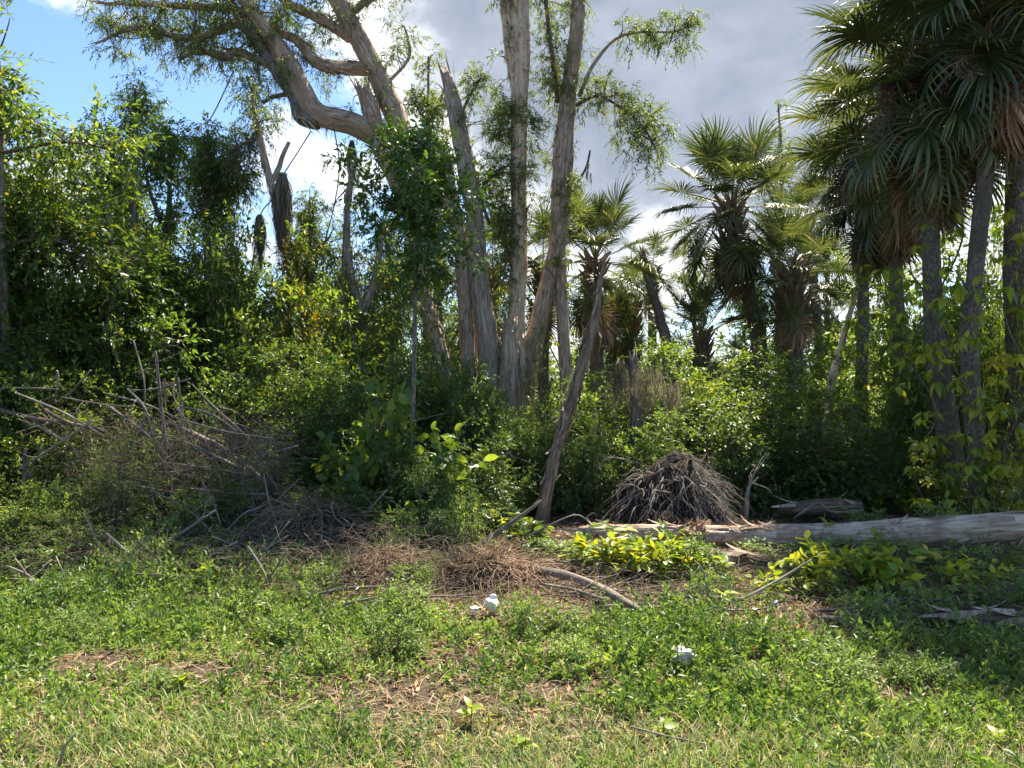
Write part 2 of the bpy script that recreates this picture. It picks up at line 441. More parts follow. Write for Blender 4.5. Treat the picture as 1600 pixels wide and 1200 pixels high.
M['frond'] = leaf_mat('palm_frond', [(0, (.030, .050, .020)), (.4, (.050, .074, .029)), (.85, (.080, .106, .040)), (1, (.16, .15, .07))], tint=(1.25, 1.2, .6), trans=.28, rough=.40, spec=.55, objvar=.7)
M['frond_dry'] = leaf_mat('dry_frond', [(0, (.10, .075, .05)), (.5, (.19, .15, .10)), (1, (.36, .30, .21))], trans=.25, tint=(1.15, 1, .8), rough=.7, spec=.15, objvar=.7)
M['seed'] = leaf_mat('flower_stalk', [(0, (.07, .052, .042)), (.5, (.12, .092, .075)), (1, (.20, .16, .13))], trans=.1, tint=(1, 1, .9), rough=.8, spec=.1)

def soil_mat(name, stops, bump=.8, sc=1.0):
    k = NT(name)
    geo = k.node('ShaderNodeNewGeometry'); p = geo.outputs['Position']
    n1 = k.noise(p, 1.1 * sc, 5); n2 = k.noise(p, 22 * sc, 6, .65); n3 = k.noise(p, 90 * sc, 3)
    f = k.math('ADD', k.math('MULTIPLY', n1, .55), k.math('MULTIPLY', n2, .45))
    col = k.ramp(f, stops)
    col = k.mix(k.math('MULTIPLY', n3, .5), col, (.05, .035, .022))
    return k.done(k.bsdf(col, .95, .1, k.bump(k.math('ADD', n2, k.math('MULTIPLY', n3, .5)), bump, .04)))
M['soil'] = soil_mat('ground_soil', [(.30, (.035, .027, .019)), (.45, (.075, .058, .042)), (.58, (.13, .105, .078)), (.70, (.23, .195, .155))])
M['dark_soil'] = soil_mat('dark_soil', [(.30, (.018, .014, .011)), (.5, (.045, .034, .026)), (.7, (.10, .075, .055))], sc=2)

# ------------------------------------------------------------------ ground
def ground():
    def axis(lim, n, p): t = np.linspace(-1, 1, n); return np.sign(t) * np.abs(t) ** p * lim
    xs = axis(260, 260, 3.2); ys = 5.0 + axis(260, 260, 3.2)
    X, Y = np.meshgrid(xs, ys); Z = gz(X, Y)
    n, m_ = X.shape
    i = np.arange(n - 1)[:, None] * m_; j = np.arange(m_ - 1)[None]
    T = np.concatenate([np.stack([i + j, i + j + 1, i + m_ + j + 1], -1).reshape(-1, 3), np.stack([i + j, i + m_ + j + 1, i + m_ + j], -1).reshape(-1, 3)])
    b = B(); b.add(np.stack([X, Y, Z], -1).reshape(-1, 3), T)
    o = link('ground', b.mesh('ground', M['soil']), kind='structure')
    return o
ground()

def gp(u, v):
    """ground point seen at picture position u, v (flat ground)"""
    Y = CAM_H * FPX / (v - 600.0)
    x = (u - 800) / FPX * Y
    return np.array([x, Y, float(gz(x, Y))])

def gbase(u, Y, dz=-.03):
    x = (u - 800) / FPX * Y
    return np.array([x, Y, float(gz(x, Y)) + dz])

# ------------------------------------------------------------------ plants: shrub meshes that are shared by copies
def shrub_mesh(seed, rx, ry, h, ncl, nsp, k, lL, lW, leaf, tpl=DIA, z0=.06, spl=.34, bark='brown_bark', droop=.25, hang=.15, shell=.45, stems=5, fill=1.0):
    g = RNG(seed)
    bl, bt = B(), B()
    d = rdir(g, ncl); d[:, 2] = np.abs(d[:, 2]) * 1.0 - .25
    lump = .72 + .5 * np.sin(d[:, 0] * 3.1 + seed) * np.sin(d[:, 1] * 2.7 + seed * 1.7) + .3 * np.sin(d[:, 2] * 7 + d[:, 0] * 5 + seed)
    r = g.uniform(0, 1, ncl) ** shell * np.clip(lump, .5, 1.15)
    c = np.stack([d[:, 0] * r * rx, d[:, 1] * r * ry, h * (.42 + .58 * d[:, 2] * r)], -1)
    c[:, 2] = (c[:, 2] - c[:, 2].min()) / (np.percentile(c[:, 2], 97) - c[:, 2].min()) * h * .90 + z0 * h * .5
    c[:, 2] = np.clip(c[:, 2], z0 * h, h * 1.0)
    # stems
    sb = g.normal(0, .07, (stems, 3)) * [rx, ry, 0]
    which = g.integers(0, stems, ncl)
    mid = sb[which] * .4 + c * np.array([.38, .38, .5]) + g.normal(0, .05, (ncl, 3)) * h
    t = np.linspace(0, 1, 6)[None, :, None]
    a = sb[which][:, None, :]; PT = (1 - t) ** 2 * a + 2 * t * (1 - t) * mid[:, None, :] + t ** 2 * c[:, None, :]
    R = (np.linspace(1, .3, 6)[None, :] * g.uniform(.006, .014, (ncl, 1)) * (h / 2) ** .5)
    multi_tubes(bt, PT, R, 4)
    # leafy sprays round every clump
    S = ncl * nsp
    ci = np.repeat(np.arange(ncl), nsp)
    out = unit(np.stack([c[:, 0] / rx, c[:, 1] / ry, (c[:, 2] / h - .35) * 1.2], -1))
    D = unit(out[ci] * .7 + rdir(g, S) * .9 + np.array([0, 0, .15]))
    O = c[ci] + rdir(g, S) * spl * .3
    sprays(bl, bt, O, D, spl * g.uniform(.55, 1.2, S), k, lL, lW, g, tpl, droop, hang=hang)
    nm = 'shrub_foliage_%d' % seed
    return bl.mesh(nm, M[leaf], smooth=False), bt.mesh(nm + '_stems', M[bark])

SH = {}
# kind: list of (foliage mesh, stem mesh, height, half width)
def reg(kind, variants, **kw):
    SH[kind] = []
    for i, (rx, ry, h) in enumerate(variants):
        f, s = shrub_mesh(kw['seed'] + i, rx, ry, h, kw['ncl'], kw['nsp'], kw['k'], kw['lL'], kw['lW'], kw['leaf'], **{a: b for a, b in kw.items() if a not in ('seed', 'ncl', 'nsp', 'k', 'lL', 'lW', 'leaf')})
        SH[kind].append((f, s, h, rx))
reg('thicket', [(1.1, 1.0, 2.4), (1.0, 1.0, 2.6), (1.2, 1.0, 2.2)], seed=100, ncl=135, nsp=7, k=9, lL=.082, lW=.036, leaf='thicket')
reg('pepper', [(1.15, 1.0, 2.0), (1.1, 1.0, 2.2)], seed=120, ncl=150, nsp=7, k=10, lL=.07, lW=.032, leaf='broad', droop=.3)
reg('darkbush', [(1.2, 1.0, 1.8), (1.1, 1.0, 2.0)], seed=130, ncl=150, nsp=7, k=9, lL=.078, lW=.036, leaf='dark')
reg('fine', [(.9, .9, 2.2), (.8, .8, 2.4)], seed=140, ncl=120, nsp=8, k=10, lL=.055, lW=.016, leaf='olive', spl=.3)
reg('yellowish', [(.9, .8, 2.0)], seed=150, ncl=90, nsp=6, k=9, lL=.075, lW=.03, leaf='yellow', spl=.32)
reg('back', [(1.6, 1.3, 3.2), (1.5, 1.3, 3.6)], seed=160, ncl=150, nsp=7, k=8, lL=.13, lW=.055, leaf='thicket', spl=.5)
reg('bigleaf', [(.55, .5, .95), (.6, .5, .8)], seed=170, ncl=34, nsp=3, k=4, lL=.17, lW=.10, leaf='broad', tpl=OVA, spl=.26, hang=.35, stems=6)
reg('lowgreen', [(.42, .36, .50), (.46, .38, .44), (.40, .4, .55)], seed=180, ncl=26, nsp=3, k=5, lL=.13, lW=.062, leaf='bright', tpl=OVA, spl=.2, hang=.25, stems=8)
reg('herb', [(.45, .4, .45), (.5, .45, .38)], seed=190, ncl=60, nsp=5, k=7, lL=.042, lW=.024, leaf='weed', spl=.15, stems=10)
reg('sprig', [(.8, .8, 1.5)], seed=195, ncl=80, nsp=6, k=9, lL=.06, lW=.02, leaf='bright', spl=.3)

PIECES = []
_turn = [0]
def shrub(kind, u, vtop, Y, label, width=None, var=None, group=None, name='shrub', cat='shrub', rot=None, dz=-.04):
    """a shrub on the ground at depth Y whose top reaches picture row vtop"""
    _turn[0] += 1
    f, s, h, rx = SH[kind][(_turn[0] if var is None else var) % len(SH[kind])]
    base = gbase(u, Y, dz)
    H = CAM_H - (vtop - 600) / FPX * Y - base[2]
    sz = H / h
    sx = sz if width is None else (width / 2) / rx
    t = thing(name, label, cat, base, group)
    t.rotation_euler = (0, 0, (_turn[0] * 2.399) if rot is None else rot)
    t.scale = (sx, sx, sz)
    a = link('foliage', f, t, kind='stuff'); link('stems', s, t, kind='stuff')
    return t

# ------------------------------------------------------------------ trees traced as branch lines
def px(pts, Y):
    """[(u, v, width_px[, dY])] to points and radii"""
    q = []; r = []
    for p in pts:
        y = Y + (p[3] if len(p) > 3 else 0)
        q.append(P(p[0], p[1], y)); r.append(p[2] / FPX * y / 2)
    return np.array(q), np.array(r)

def bark_strips(b, q, r, t, n, g, lmin=.12, lmax=.5, wmin=.015, wmax=.05):
    """papery strips that peel off a stem"""
    i = g.integers(1, max(2, len(q) - 1), n)
    a = g.uniform(0, 2 * np.pi, n)
    ax = np.where(np.abs(t[i][:, 1:2]) < .8, np.array([0, 1.0, 0]), np.array([1.0, 0, 0]))
    u = unit(np.cross(t[i], ax)); w = np.cross(t[i], u)
    o = np.cos(a)[:, None] * u + np.sin(a)[:, None] * w
    s = np.cross(t[i], o)
    base = q[i] + o * (r[i] * 1.0)[:, None] + t[i] * g.uniform(-.1, .1, n)[:, None]
    L = g.uniform(lmin, lmax, n); W = g.uniform(wmin, wmax, n)
    sg = np.where(g.uniform(0, 1, n) < .7, -1.0, 1.0)
    st = np.linspace(0, 1, 5)
    lift = g.uniform(.02, .10, n)
    mid = base[:, None, :] + t[i][:, None, :] * (sg * L)[:, None, None] * st[None, :, None] + o[:, None, :] * (lift[:, None] * st[None, :] ** 2)[..., None] + s[:, None, :] * (g.normal(0, .03, n)[:, None] * st[None] ** 2)[..., None]
    wd = (W[:, None] * (1 - .75 * st[None] ** 2))[..., None]
    V = np.stack([mid - s[:, None, :] * wd * .5, mid + s[:, None, :] * wd * .5], 2).reshape(n, 10, 3)
    k = np.arange(4)[:, None] * 2
    T = np.concatenate([k + [[0, 1, 3]], k + [[0, 3, 2]]])
    T = (T[None] + (np.arange(n) * 10)[:, None, None]).reshape(-1, 3)
    b.add(V.reshape(-1, 3), T)

def clumps_on(q, g, n, spread, lo=0.0, hi=1.0, bias=(0, 0, 0)):
    i = g.uniform(lo, hi, n) * (len(q) - 1)
    k = np.clip(i.astype(int), 0, len(q) - 2); f = (i - k)[:, None]
    c = q[k] * (1 - f) + q[k + 1] * f
    return c + rdir(g, n) * (spread * g.uniform(.15, 1, n) ** .6)[:, None] + np.asarray(bias), c

def foliate(bl, bt, q, g, n, spread, nsp, k, lL, lW, spl, lo=0., hi=1., bias=(0, 0, 0), droop=.35, hang=.3, tpl=DIA, twig=True):
    """leaf clumps held by side twigs along the line q"""
    c, o = clumps_on(q, g, n, spread, lo, hi, bias)
    t = np.linspace(0, 1, 5)[None, :, None]
    mid = (o + c) / 2 + g.normal(0, .15, (n, 3)) * spread + [0, 0, .05]
    PT = (1 - t) ** 2 * o[:, None] + 2 * t * (1 - t) * mid[:, None] + t ** 2 * c[:, None]
    if twig: multi_tubes(bt, PT, np.linspace(1, .35, 5)[None] * g.uniform(.006, .014, (n, 1)), 4)
    S = n * nsp
    ci = np.repeat(np.arange(n), nsp)
    D = unit(unit(c - o)[ci] * .45 + rdir(g, S))
    sprays(bl, bt, c[ci] + rdir(g, S) * spl * .25, D, spl * g.uniform(.5, 1.2, S), k, lL, lW, g, tpl, droop, hang=hang)
    return c

def moss_strands(b, O, Ls, g, n_each, spread, w=.004, curl=.05, taper=True):
    """grey strands hanging from the points O"""
    O = np.asarray(O, float); S = len(O) * n_each
    oi = np.repeat(np.arange(len(O)), n_each)
    L = np.broadcast_to(Ls, (len(O),))[oi] * g.uniform(.35, 1.05, S)
    a = g.uniform(0, 6.28, S); rr = spread * g.uniform(0, 1, S) ** .5
    off = np.stack([np.cos(a) * rr, np.sin(a) * rr, np.zeros(S)], -1)
    st = np.linspace(0, 1, 5)
    shape = np.sin(np.pi * np.clip(st * .85 + .12, 0, 1)) if taper else np.ones(5) * .8
    mid = O[oi][:, None, :] + off[:, None, :] * shape[None, :, None] + np.array([0, 0, -1.0]) * (L[:, None] * st[None])[..., None]
    mid = mid + g.normal(0, curl, (S, 5, 3)) * [.5, .5, .2] * np.minimum(1, st * 3)[None, :, None] * np.minimum(1, L)[:, None, None]
    th = g.uniform(0, 3.14, S); sv = np.stack([np.cos(th), np.sin(th), np.zeros(S)], -1)
    wd = (w * g.uniform(.6, 1.6, S))[:, None] * (1 - .6 * st[None])
    V = np.stack([mid - sv[:, None] * wd[..., None], mid + sv[:, None] * wd[..., None]], 2).reshape(S, 10, 3)
    k = np.arange(4)[:, None] * 2
    T = np.concatenate([k + [[0, 1, 3]], k + [[0, 3, 2]]])
    b.add(V.reshape(-1, 3), (T[None] + (np.arange(S) * 10)[:, None, None]).reshape(-1, 3))

def to_ground(pts, u, Y, w):
    return pts

def paper_tree(name, label, Y, trunk, seed, limbs=(), mat='paperbark', fol=(), strips=60, leaf='olive', base=None, jag=0., group=None,
               sides=44, rough=.045, relief=.22, lL=.085, lW=.022, cat='tree', moss=()):
    """trunk: first entry at the ground. limbs: list of (points, material or None). fol: list of (limb index or -1, n, spread, lo, hi, bias)"""
    g = RNG(seed)
    q, r = px(trunk, Y); r = r * .88
    q[0][2] = float(gz(q[0][0], q[0][1])) - .08
    org = q[0].copy()
    t = thing(name, label, cat, org, group)
    b = B(); Lm = np.linalg.norm(np.diff(q, axis=0), axis=1).sum()
    cq, cr, ct = tube(b, q, r, sides, max(12, int(Lm / .055)), rough * .4, seed, jag=jag, relief=relief)
    trunk_o = link('trunk', b.mesh('trunk', M[mat], origin=org), t)
    lines = [cq]; bs = B()
    if strips: bark_strips(bs, cq, cr, ct, int(strips * 2.6), g); bark_strips(bs, cq, cr, ct, strips, g, .05, .2, .04, .10)
    for i, (pts, lm) in enumerate(limbs):
        lq, lr = px(pts, Y); b = B()
        Ll = np.linalg.norm(np.diff(lq, axis=0), axis=1).sum()
        big = lr.max() > .05
        c2, r2, t2 = tube(b, lq, lr, 28 if big else 7, max(6, int(Ll / (.07 if big else .15))), rough * .4 if big else rough, seed + i + 1, relief=relief if big else 0)
        link('limb', b.mesh('limb', M[lm or mat], origin=org), t)
        lines.append(c2)
        if strips and big: bark_strips(bs, c2, r2, t2, strips, g)
    if bs.n: link('peeling_bark', bs.mesh('peeling_bark', M[mat], origin=org), trunk_o, kind='stuff')
    if fol:
        bl, bt = B(), B()
        for f in fol:
            li, n, sp, lo, hi = f[:5]; bias = f[5] if len(f) > 5 else (0, 0, 0)
            foliate(bl, bt, lines[li + 1], g, int(n * 1.55), sp * 1.2, 7, 9, lL, lW, .26, lo, hi, bias)
        cr_o = link('crown', bl.mesh('crown', M[leaf], smooth=False, origin=org), t, kind='stuff')
        link('twigs', bt.mesh('twigs', M['brown_bark'], origin=org), cr_o, kind='stuff')
    if moss:
        bm = B()
        for (li, n, L_, lo, hi) in moss:
            c, o = clumps_on(lines[li + 1], g, n, .05, lo, hi)
            moss_strands(bm, o, L_ * g.uniform(.4, 1.2, n), g, 14, .06, .004)
        link('hanging_moss', bm.mesh('hanging_moss', M['moss'], origin=org), t, kind='stuff')
    return t, lines

# the clump of big paperbark trunks in the middle
YC = 13.0
paper_tree('paperbark_tree', 'leaning paperbark tree with a thick limb sweeping up to the upper left', YC,
    [(706, 730, 34), (692, 580, 28), (672, 500, 27), (655, 420, 26), (640, 332, 27), (606, 252, 33), (590, 215, 36), (578, 170, 32), (568, 142, 24)], 11,
    limbs=[([(590, 212, 34), (549, 192, 36), (500, 179, 34), (475, 146, 31), (450, 96, 28), (417, 50, 26), (384, 0, 22), (355, -50, 16)], None),
           ([(500, 190, 26), (470, 182, 22), (461, 154, 20), (436, 115, 20), (409, 77, 18), (367, 16, 14), (340, -30, 9)], 'grey_bark'),
           ([(425, 100, 13), (395, 91, 12), (373, 80, 11), (351, 89, 10), (312, 80, 8), (280, 92, 4)], None),
           ([(400, 45, 12), (367, 38, 12), (320, 56, 11), (274, 58, 10), (235, 45, 8), (189, 50, 5), (165, 62, 2)], None),
           ([(390, 20, 10), (330, 12, 9), (250, 8, 7), (150, 5, 3)], None),
           ([(475, 146, 8), (430, 150, 7), (412, 160, 6), (398, 150, 4), (385, 120, 3)], 'grey_bark'),
           ([(355, -50, 16), (330, -150, 13, -.3), (300, -290, 8, -.6)], None), ([(340, -100, 9), (240, -170, 7, -.5), (150, -220, 4, -.8)], None)],
    fol=[(6, 34, .9, 0, 1.), (7, 28, .8, .1, 1.), (0, 16, .5, .5, 1.), (1, 14, .4, .4, 1.), (2, 26, .34, .25, 1.), (3, 44, .40, .2, 1.), (4, 44, .45, .0, 1.), (5, 10, .35, .5, 1.), (-1, 14, .45, .8, 1.0)],
    jag=.10, strips=70, moss=[(0, 10, .5, .2, .9), (3, 10, .5, .2, 1), (4, 12, .6, .1, 1), (1, 8, .6, .2, .8)])
paper_tree('paperbark_tree', 'paperbark tree with a bare upper trunk slanting up left behind the leafy sapling', YC + .35,
    [(752, 730, 34), (745, 560, 28), (736, 430, 26), (705, 330, 29), (660, 258, 33), (635, 222, 36), (600, 140, 36), (565, 70, 33), (530, 5, 30), (505, -45, 26)], 12,
    limbs=[([(584, 108, 20), (560, 107, 22), (520, 105, 20), (490, 94, 17), (464, 63, 14), (428, 47, 11), (395, 20, 8)], None),
           ([(606, 130, 5), (640, 88, 5), (632, 40, 4)], None),
           ([(540, 30, 10), (570, 5, 9), (610, -20, 6)], None),
           ([(548, 60, 16), (500, 30, 14), (450, 5, 11), (420, -20, 8)], None),
           ([(505, -45, 26), (475, -160, 20, -.3), (455, -310, 12, -.5)], None), ([(482, -120, 12), (560, -210, 10, .3), (610, -330, 6, .3)], None)],
    fol=[(4, 40, .9, .1, 1.), (5, 34, .9, .1, 1.), (0, 26, .42, .3, 1.), (1, 8, .3, .3, 1.), (2, 10, .4, .3, 1.), (-1, 10, .42, .55, 1.0), (3, 26, .45, .2, 1.)], strips=80, moss=[(0, 10, .5, .3, 1)])
paper_tree('paperbark_snag', 'bare broken paperbark trunk with a splintered pointed top', YC - .2,
    [(775, 740, 52), (768, 600, 47), (765, 545, 41), (752, 470, 34), (746, 400, 30), (742, 340, 30), (733, 290, 32), (724, 235, 30), (715, 190, 29), (706, 152, 27), (699, 126, 20), (696, 116, 12)], 13,
    limbs=[([(765, 350, 5), (752, 310, 6), (760, 285, 6), (785, 262, 5), (797, 258, 3)], 'brown_bark'), ([(702, 152, 7), (694, 157, 7)], None),
           ([(724, 170, 4), (745, 130, 4), (752, 122, 2)], 'brown_bark')],
    fol=[(2, 10, .22, .4, 1.), (0, 8, .2, .5, 1.), (-1, 16, .32, .68, .9, (.28, 0, 0))], mat='paperbark_grey', strips=90, jag=.10, cat='dead tree')
paper_tree('paperbark_snag', 'reddish broken-off paperbark trunk close beside the splintered snag', YC - .1,
    [(742, 730, 34), (732, 560, 27), (727, 480, 26), (722, 400, 27), (712, 340, 26), (703, 296, 23), (700, 262, 17)], 14, mat='paperbark', strips=50, jag=.12, cat='dead tree')
paper_tree('paperbark_tree', 'tall straight pale paperbark trunk with leafy shoots down its left edge', YC - .05,
    [(808, 740, 50), (806, 600, 42), (806, 520, 34), (807, 480, 30), (810, 420, 31), (811, 340, 29), (810, 260, 28), (811, 180, 29), (813, 100, 33), (812, 40, 35), (810, -50, 32)], 15,
    limbs=[([(810, 170, 12), (803, 120, 17), (797, 70, 19), (792, 20, 19), (786, -40, 18)], None), ([(810, -50, 32), (806, -200, 26), (795, -400, 12)], None), ([(808, -150, 14), (870, -260, 10, -.4), (900, -360, 6, -.6)], None), ([(786, -40, 18), (740, -170, 12, -.2), (700, -300, 6, -.3)], None)],
    fol=[(1, 30, .9, .3, 1.), (2, 34, .9, .2, 1.), (3, 34, .9, .2, 1.), (-1, 60, .20, .40, .75, (-.22, -.06, 0)), (0, 12, .3, 0, 1, (-.1, 0, 0)), (-1, 16, .15, .3, .55, (-.16, -.08, 0)), (-1, 18, .15, .5, .75, (.15, -.06, 0))], mat='paperbark_pale', strips=60, relief=.10)
paper_tree('paperbark_tree', 'paperbark tree forking from two leaning trunks, branch reaching out over the sky', YC + .1,
    [(818, 740, 50), (820, 630, 36), (826, 575, 38), (840, 510, 32), (857, 434, 26), (872, 380, 30), (877, 300, 34), (880, 240, 36), (884, 190, 30), (893, 110, 25), (902, 40, 24), (907, -50, 22)], 16,
    limbs=[([(888, 740, 24), (885, 597, 20), (880, 510, 20), (876, 440, 18), (874, 385, 20)], None),
           ([(905, 150, 7), (925, 105, 6), (960, 62, 5), (1000, 50, 4), (1060, 48, 3), (1085, 20, 2)], None),
           ([(900, 165, 6), (935, 150, 5), (980, 175, 4), (1010, 205, 3), (1025, 235, 2)], 'brown_bark'),
           ([(872, 160, 8), (866, 110, 8), (858, 50, 7), (850, -20, 6)], 'brown_bark'),
           ([(902, 285, 4), (916, 262, 4), (922, 235, 3)], 'brown_bark'),
           ([(907, -50, 22), (930, -200, 16), (965, -390, 8)], None), ([(920, -130, 10), (1010, -230, 8, .2), (1080, -330, 4, .3)], None)],
    fol=[(5, 40, .9, .2, 1.), (6, 36, .9, .2, 1.), (-1, 26, .3, .5, 1.0), (1, 26, .26, .45, 1.), (2, 52, .42, .1, 1.), (3, 34, .32, .0, 1.), (-1, 16, .2, .4, .6, (.1, 0, 0))], strips=80, moss=[(3, 6, .35, .2, .8), (2, 5, .3, .2, .8)])
paper_tree('paperbark_stump', 'short broken paperbark stump wrapped in torn bark at the foot of the pale trunk', YC - .45,
    [(797, 740, 46), (797, 620, 36), (797, 560, 32), (797, 524, 29), (798, 508, 22)], 17, mat='paperbark', strips=60, jag=.06, cat='stump')
paper_tree('leaning_snag', 'thin bare dead trunk leaning right, standing in front of the hollow', 8.9,
    [(840, 815, 24), (850, 790, 22), (866, 715, 21), (882, 660, 20), (898, 610, 20), (913, 555, 19), (928, 505, 17), (936, 455, 10), (943, 417, 5)], 18,
    mat='rotten_pale', strips=30, relief=.3, jag=.16, sides=24, cat='dead tree')
paper_tree('leaning_snag', 'thin leaning dead trunk among the palms behind the moss-hung stump', 17.0,
    [(1050, 700, 22), (1042, 550, 19), (1032, 500, 18), (1018, 450, 16), (1005, 402, 12)], 19, mat='grey_bark', strips=20, rough=.1, jag=.2, sides=12, cat='dead tree')
paper_tree('leaning_snag', 'pale thin trunk slanting up to the right under the palms', 13.0,
    [(1288, 720, 16), (1297, 610, 15), (1310, 560, 14), (1321, 515, 11), (1340, 450, 8), (1352, 400, 5)], 20, mat='paperbark_pale', strips=10, rough=.06, sides=10, cat='dead tree')
# slender forked trunk with moss beside the big limb
paper_tree('paperbark_tree', 'slender paperbark stem forking into a Y under the big sweeping limb', 11.5,
    [(478, 760, 20), (468, 560, 18), (455, 420, 17), (440, 340, 15), (428, 302, 14), (417, 261, 13), (406, 215, 11), (399, 180, 8), (394, 150, 5)], 21,
    limbs=[([(424, 285, 9), (436, 262, 8), (442, 242, 7), (452, 222, 6)], None), ([(404, 215, 6), (380, 225, 6), (355, 238, 4)], 'grey_bark'), ([(468, 540, 10), (480, 480, 9), (490, 420, 6), (500, 380, 4)], 'grey_bark')],
    fol=[(-1, 12, .25, .86, 1.), (1, 8, .22, .2, 1.), (2, 14, .35, .3, 1.)], strips=30, mat='paperbark', sides=12, moss=[(1, 8, .4, 0, 1), (-1, 8, .4, .85, 1)])
paper_tree('paperbark_tree', 'twin grey thin trunk rising from the thicket below the mossy limb', 12.2,
    [(582, 760, 24), (572, 560, 21), (560, 480, 19), (545, 420, 17), (542, 340, 12), (552, 250, 8)], 22,
    limbs=[([(565, 500, 13), (585, 440, 12), (592, 400, 10), (600, 350, 6)], None)], fol=[(-1, 20, .45, .4, .95), (0, 14, .4, .3, 1.)], strips=40, mat='paperbark_grey', sides=12, moss=[(-1, 8, .5, .6, 1)])

# ------------------------------------------------------------------ fine-leaved trees at left and far behind
def slim_tree(label, u, Y, vtop, seed, wid=1.0, n=70, leaf='olive', trunk_w=.09, group=None, lo=.35, lean=0., spread=None, lL=.09, lW=.030, bark='grey_bark', nlimb=11, name='slender_tree', k=8):
    g = RNG(seed)
    base = gbase(u, Y); H = CAM_H - (vtop - 600) / FPX * Y - base[2]
    t = thing(name, label, 'tree', base, group)
    zs = np.linspace(0, 1, 7)
    q = np.stack([lean * zs + np.cumsum(g.normal(0, .03, 7)) * H * .12, np.cumsum(g.normal(0, .03, 7)) * H * .1, zs * H * .97], -1); q -= q[0]
    b = B(); cq, cr, ct = tube(b, q, trunk_w * (1 - .85 * zs) + .008, 10, 26, .08, seed)
    link('trunk', b.mesh('trunk', M[bark]), t)
    bl, bt = B(), B()
    lines = [cq]
    for i in range(nlimb):
        h = g.uniform(lo, .9); s = cq[int(h * 25)]
        a = g.uniform(0, 6.28); L_ = wid * g.uniform(.5, 1.0) * (1.1 - .5 * h)
        e = s + np.array([np.cos(a) * L_ * .8, np.sin(a) * L_ * .8, L_ * g.uniform(.7, 2.0)])
        e[2] = min(e[2], H * 1.02)
        m_ = (s + e) / 2 + np.array([np.cos(a), np.sin(a), -.8]) * .12 * L_ + g.normal(0, .08, 3) * L_
        b = B(); c2, _, _ = tube(b, [s, m_, e], [trunk_w * .4, trunk_w * .28, .006], 6, 9, .05, seed + i)
        link('limb', b.mesh('limb', M[bark]), t); lines.append(c2)
    sp = spread or wid * .32; n = int(n * 2.3)
    for c2 in lines[1:]: foliate(bl, bt, c2, g, max(3, n // (nlimb + 3)), sp, 8, k, lL, lW, .28, .25, 1.)
    foliate(bl, bt, cq, g, max(4, 2 * n // (nlimb + 3)), sp * .8, 8, k, lL, lW, .28, lo, 1., bias=(0, 0, .08))
    foliate(bl, bt, cq, g, max(6, n // (nlimb + 3)), sp * .6, 8, k, lL, lW, .28, .82, 1., bias=(0, 0, .12))
    cr_o = link('crown', bl.mesh('crown', M[leaf], smooth=False), t, kind='stuff')
    link('twigs', bt.mesh('twigs', M['brown_bark']), cr_o, kind='stuff')
    return t
slim_tree('narrow fine-leaved tree, tallest of the dense group left of the sky gap', 205, 12.5, 118, 31, 1.0, 110, trunk_w=.10, leaf='dark', lL=.085, lW=.028)
slim_tree('dense fine-leaved tree with bare upright stems beside the sky gap', 325, 12.0, 195, 32, 1.0, 140, trunk_w=.11, leaf='olive', lo=.25)
slim_tree('leafy tree just left of the dense stemmed tree', 265, 11.0, 190, 33, .95, 110, leaf='thicket', lL=.08, lW=.034, lo=.3)
slim_tree('small yellow-green tree standing under the long limb, in front of white cloud', 480, 15.0, 300, 34, .9, 70, leaf='olive', lo=.35)
slim_tree('thin yellow-leaved tree above the thicket', 452, 11.2, 385, 35, .55, 34, leaf='yellow', lo=.5, trunk_w=.05, lL=.08, lW=.03)
slim_tree('airy olive tree behind the splintered snag', 668, 16.0, 70, 36, .9, 80, leaf='olive', lo=.5)
slim_tree('sparse half-bare tree rising behind the two middle palms', 1222, 21.0, 145, 37, 1.1, 40, leaf='olive', lo=.5, spread=.35)
slim_tree('sparse mossy tree at the edge of the tall palm group', 1292, 20.0, 185, 38, .8, 34, leaf='olive', lo=.5, spread=.3)
slim_tree('olive tree behind the mossy grey twin trunk', 610, 15.0, 330, 39, 1.0, 90, leaf='olive', lo=.3)
slim_tree('dark leafy tree over the thicket behind the forked stem', 545, 14.0, 380, 40, 1.0, 80, leaf='thicket', lo=.25, lL=.08, lW=.03)
slim_tree('low tree with grey bare twigs beside the leaning dead trunk', 1085, 18.5, 380, 41, .9, 36, leaf='olive', lo=.45, spread=.3)

slim_tree('olive tree far behind the sapling crown', 690, 18.0, 380, 42, 1.3, 90, leaf='olive', lo=.3)
slim_tree('green tree far behind the slender forked stem', 400, 17.0, 420, 43, 1.3, 90, leaf='thicket', lo=.25)
slim_tree('green tree far behind the low palms', 1160, 21.0, 430, 44, 1.5, 80, leaf='olive', lo=.25)
slim_tree('dark green tree filling the wood behind the shady hollow', 960, 19.0, 440, 45, 1.4, 90, leaf='thicket', lo=.2)
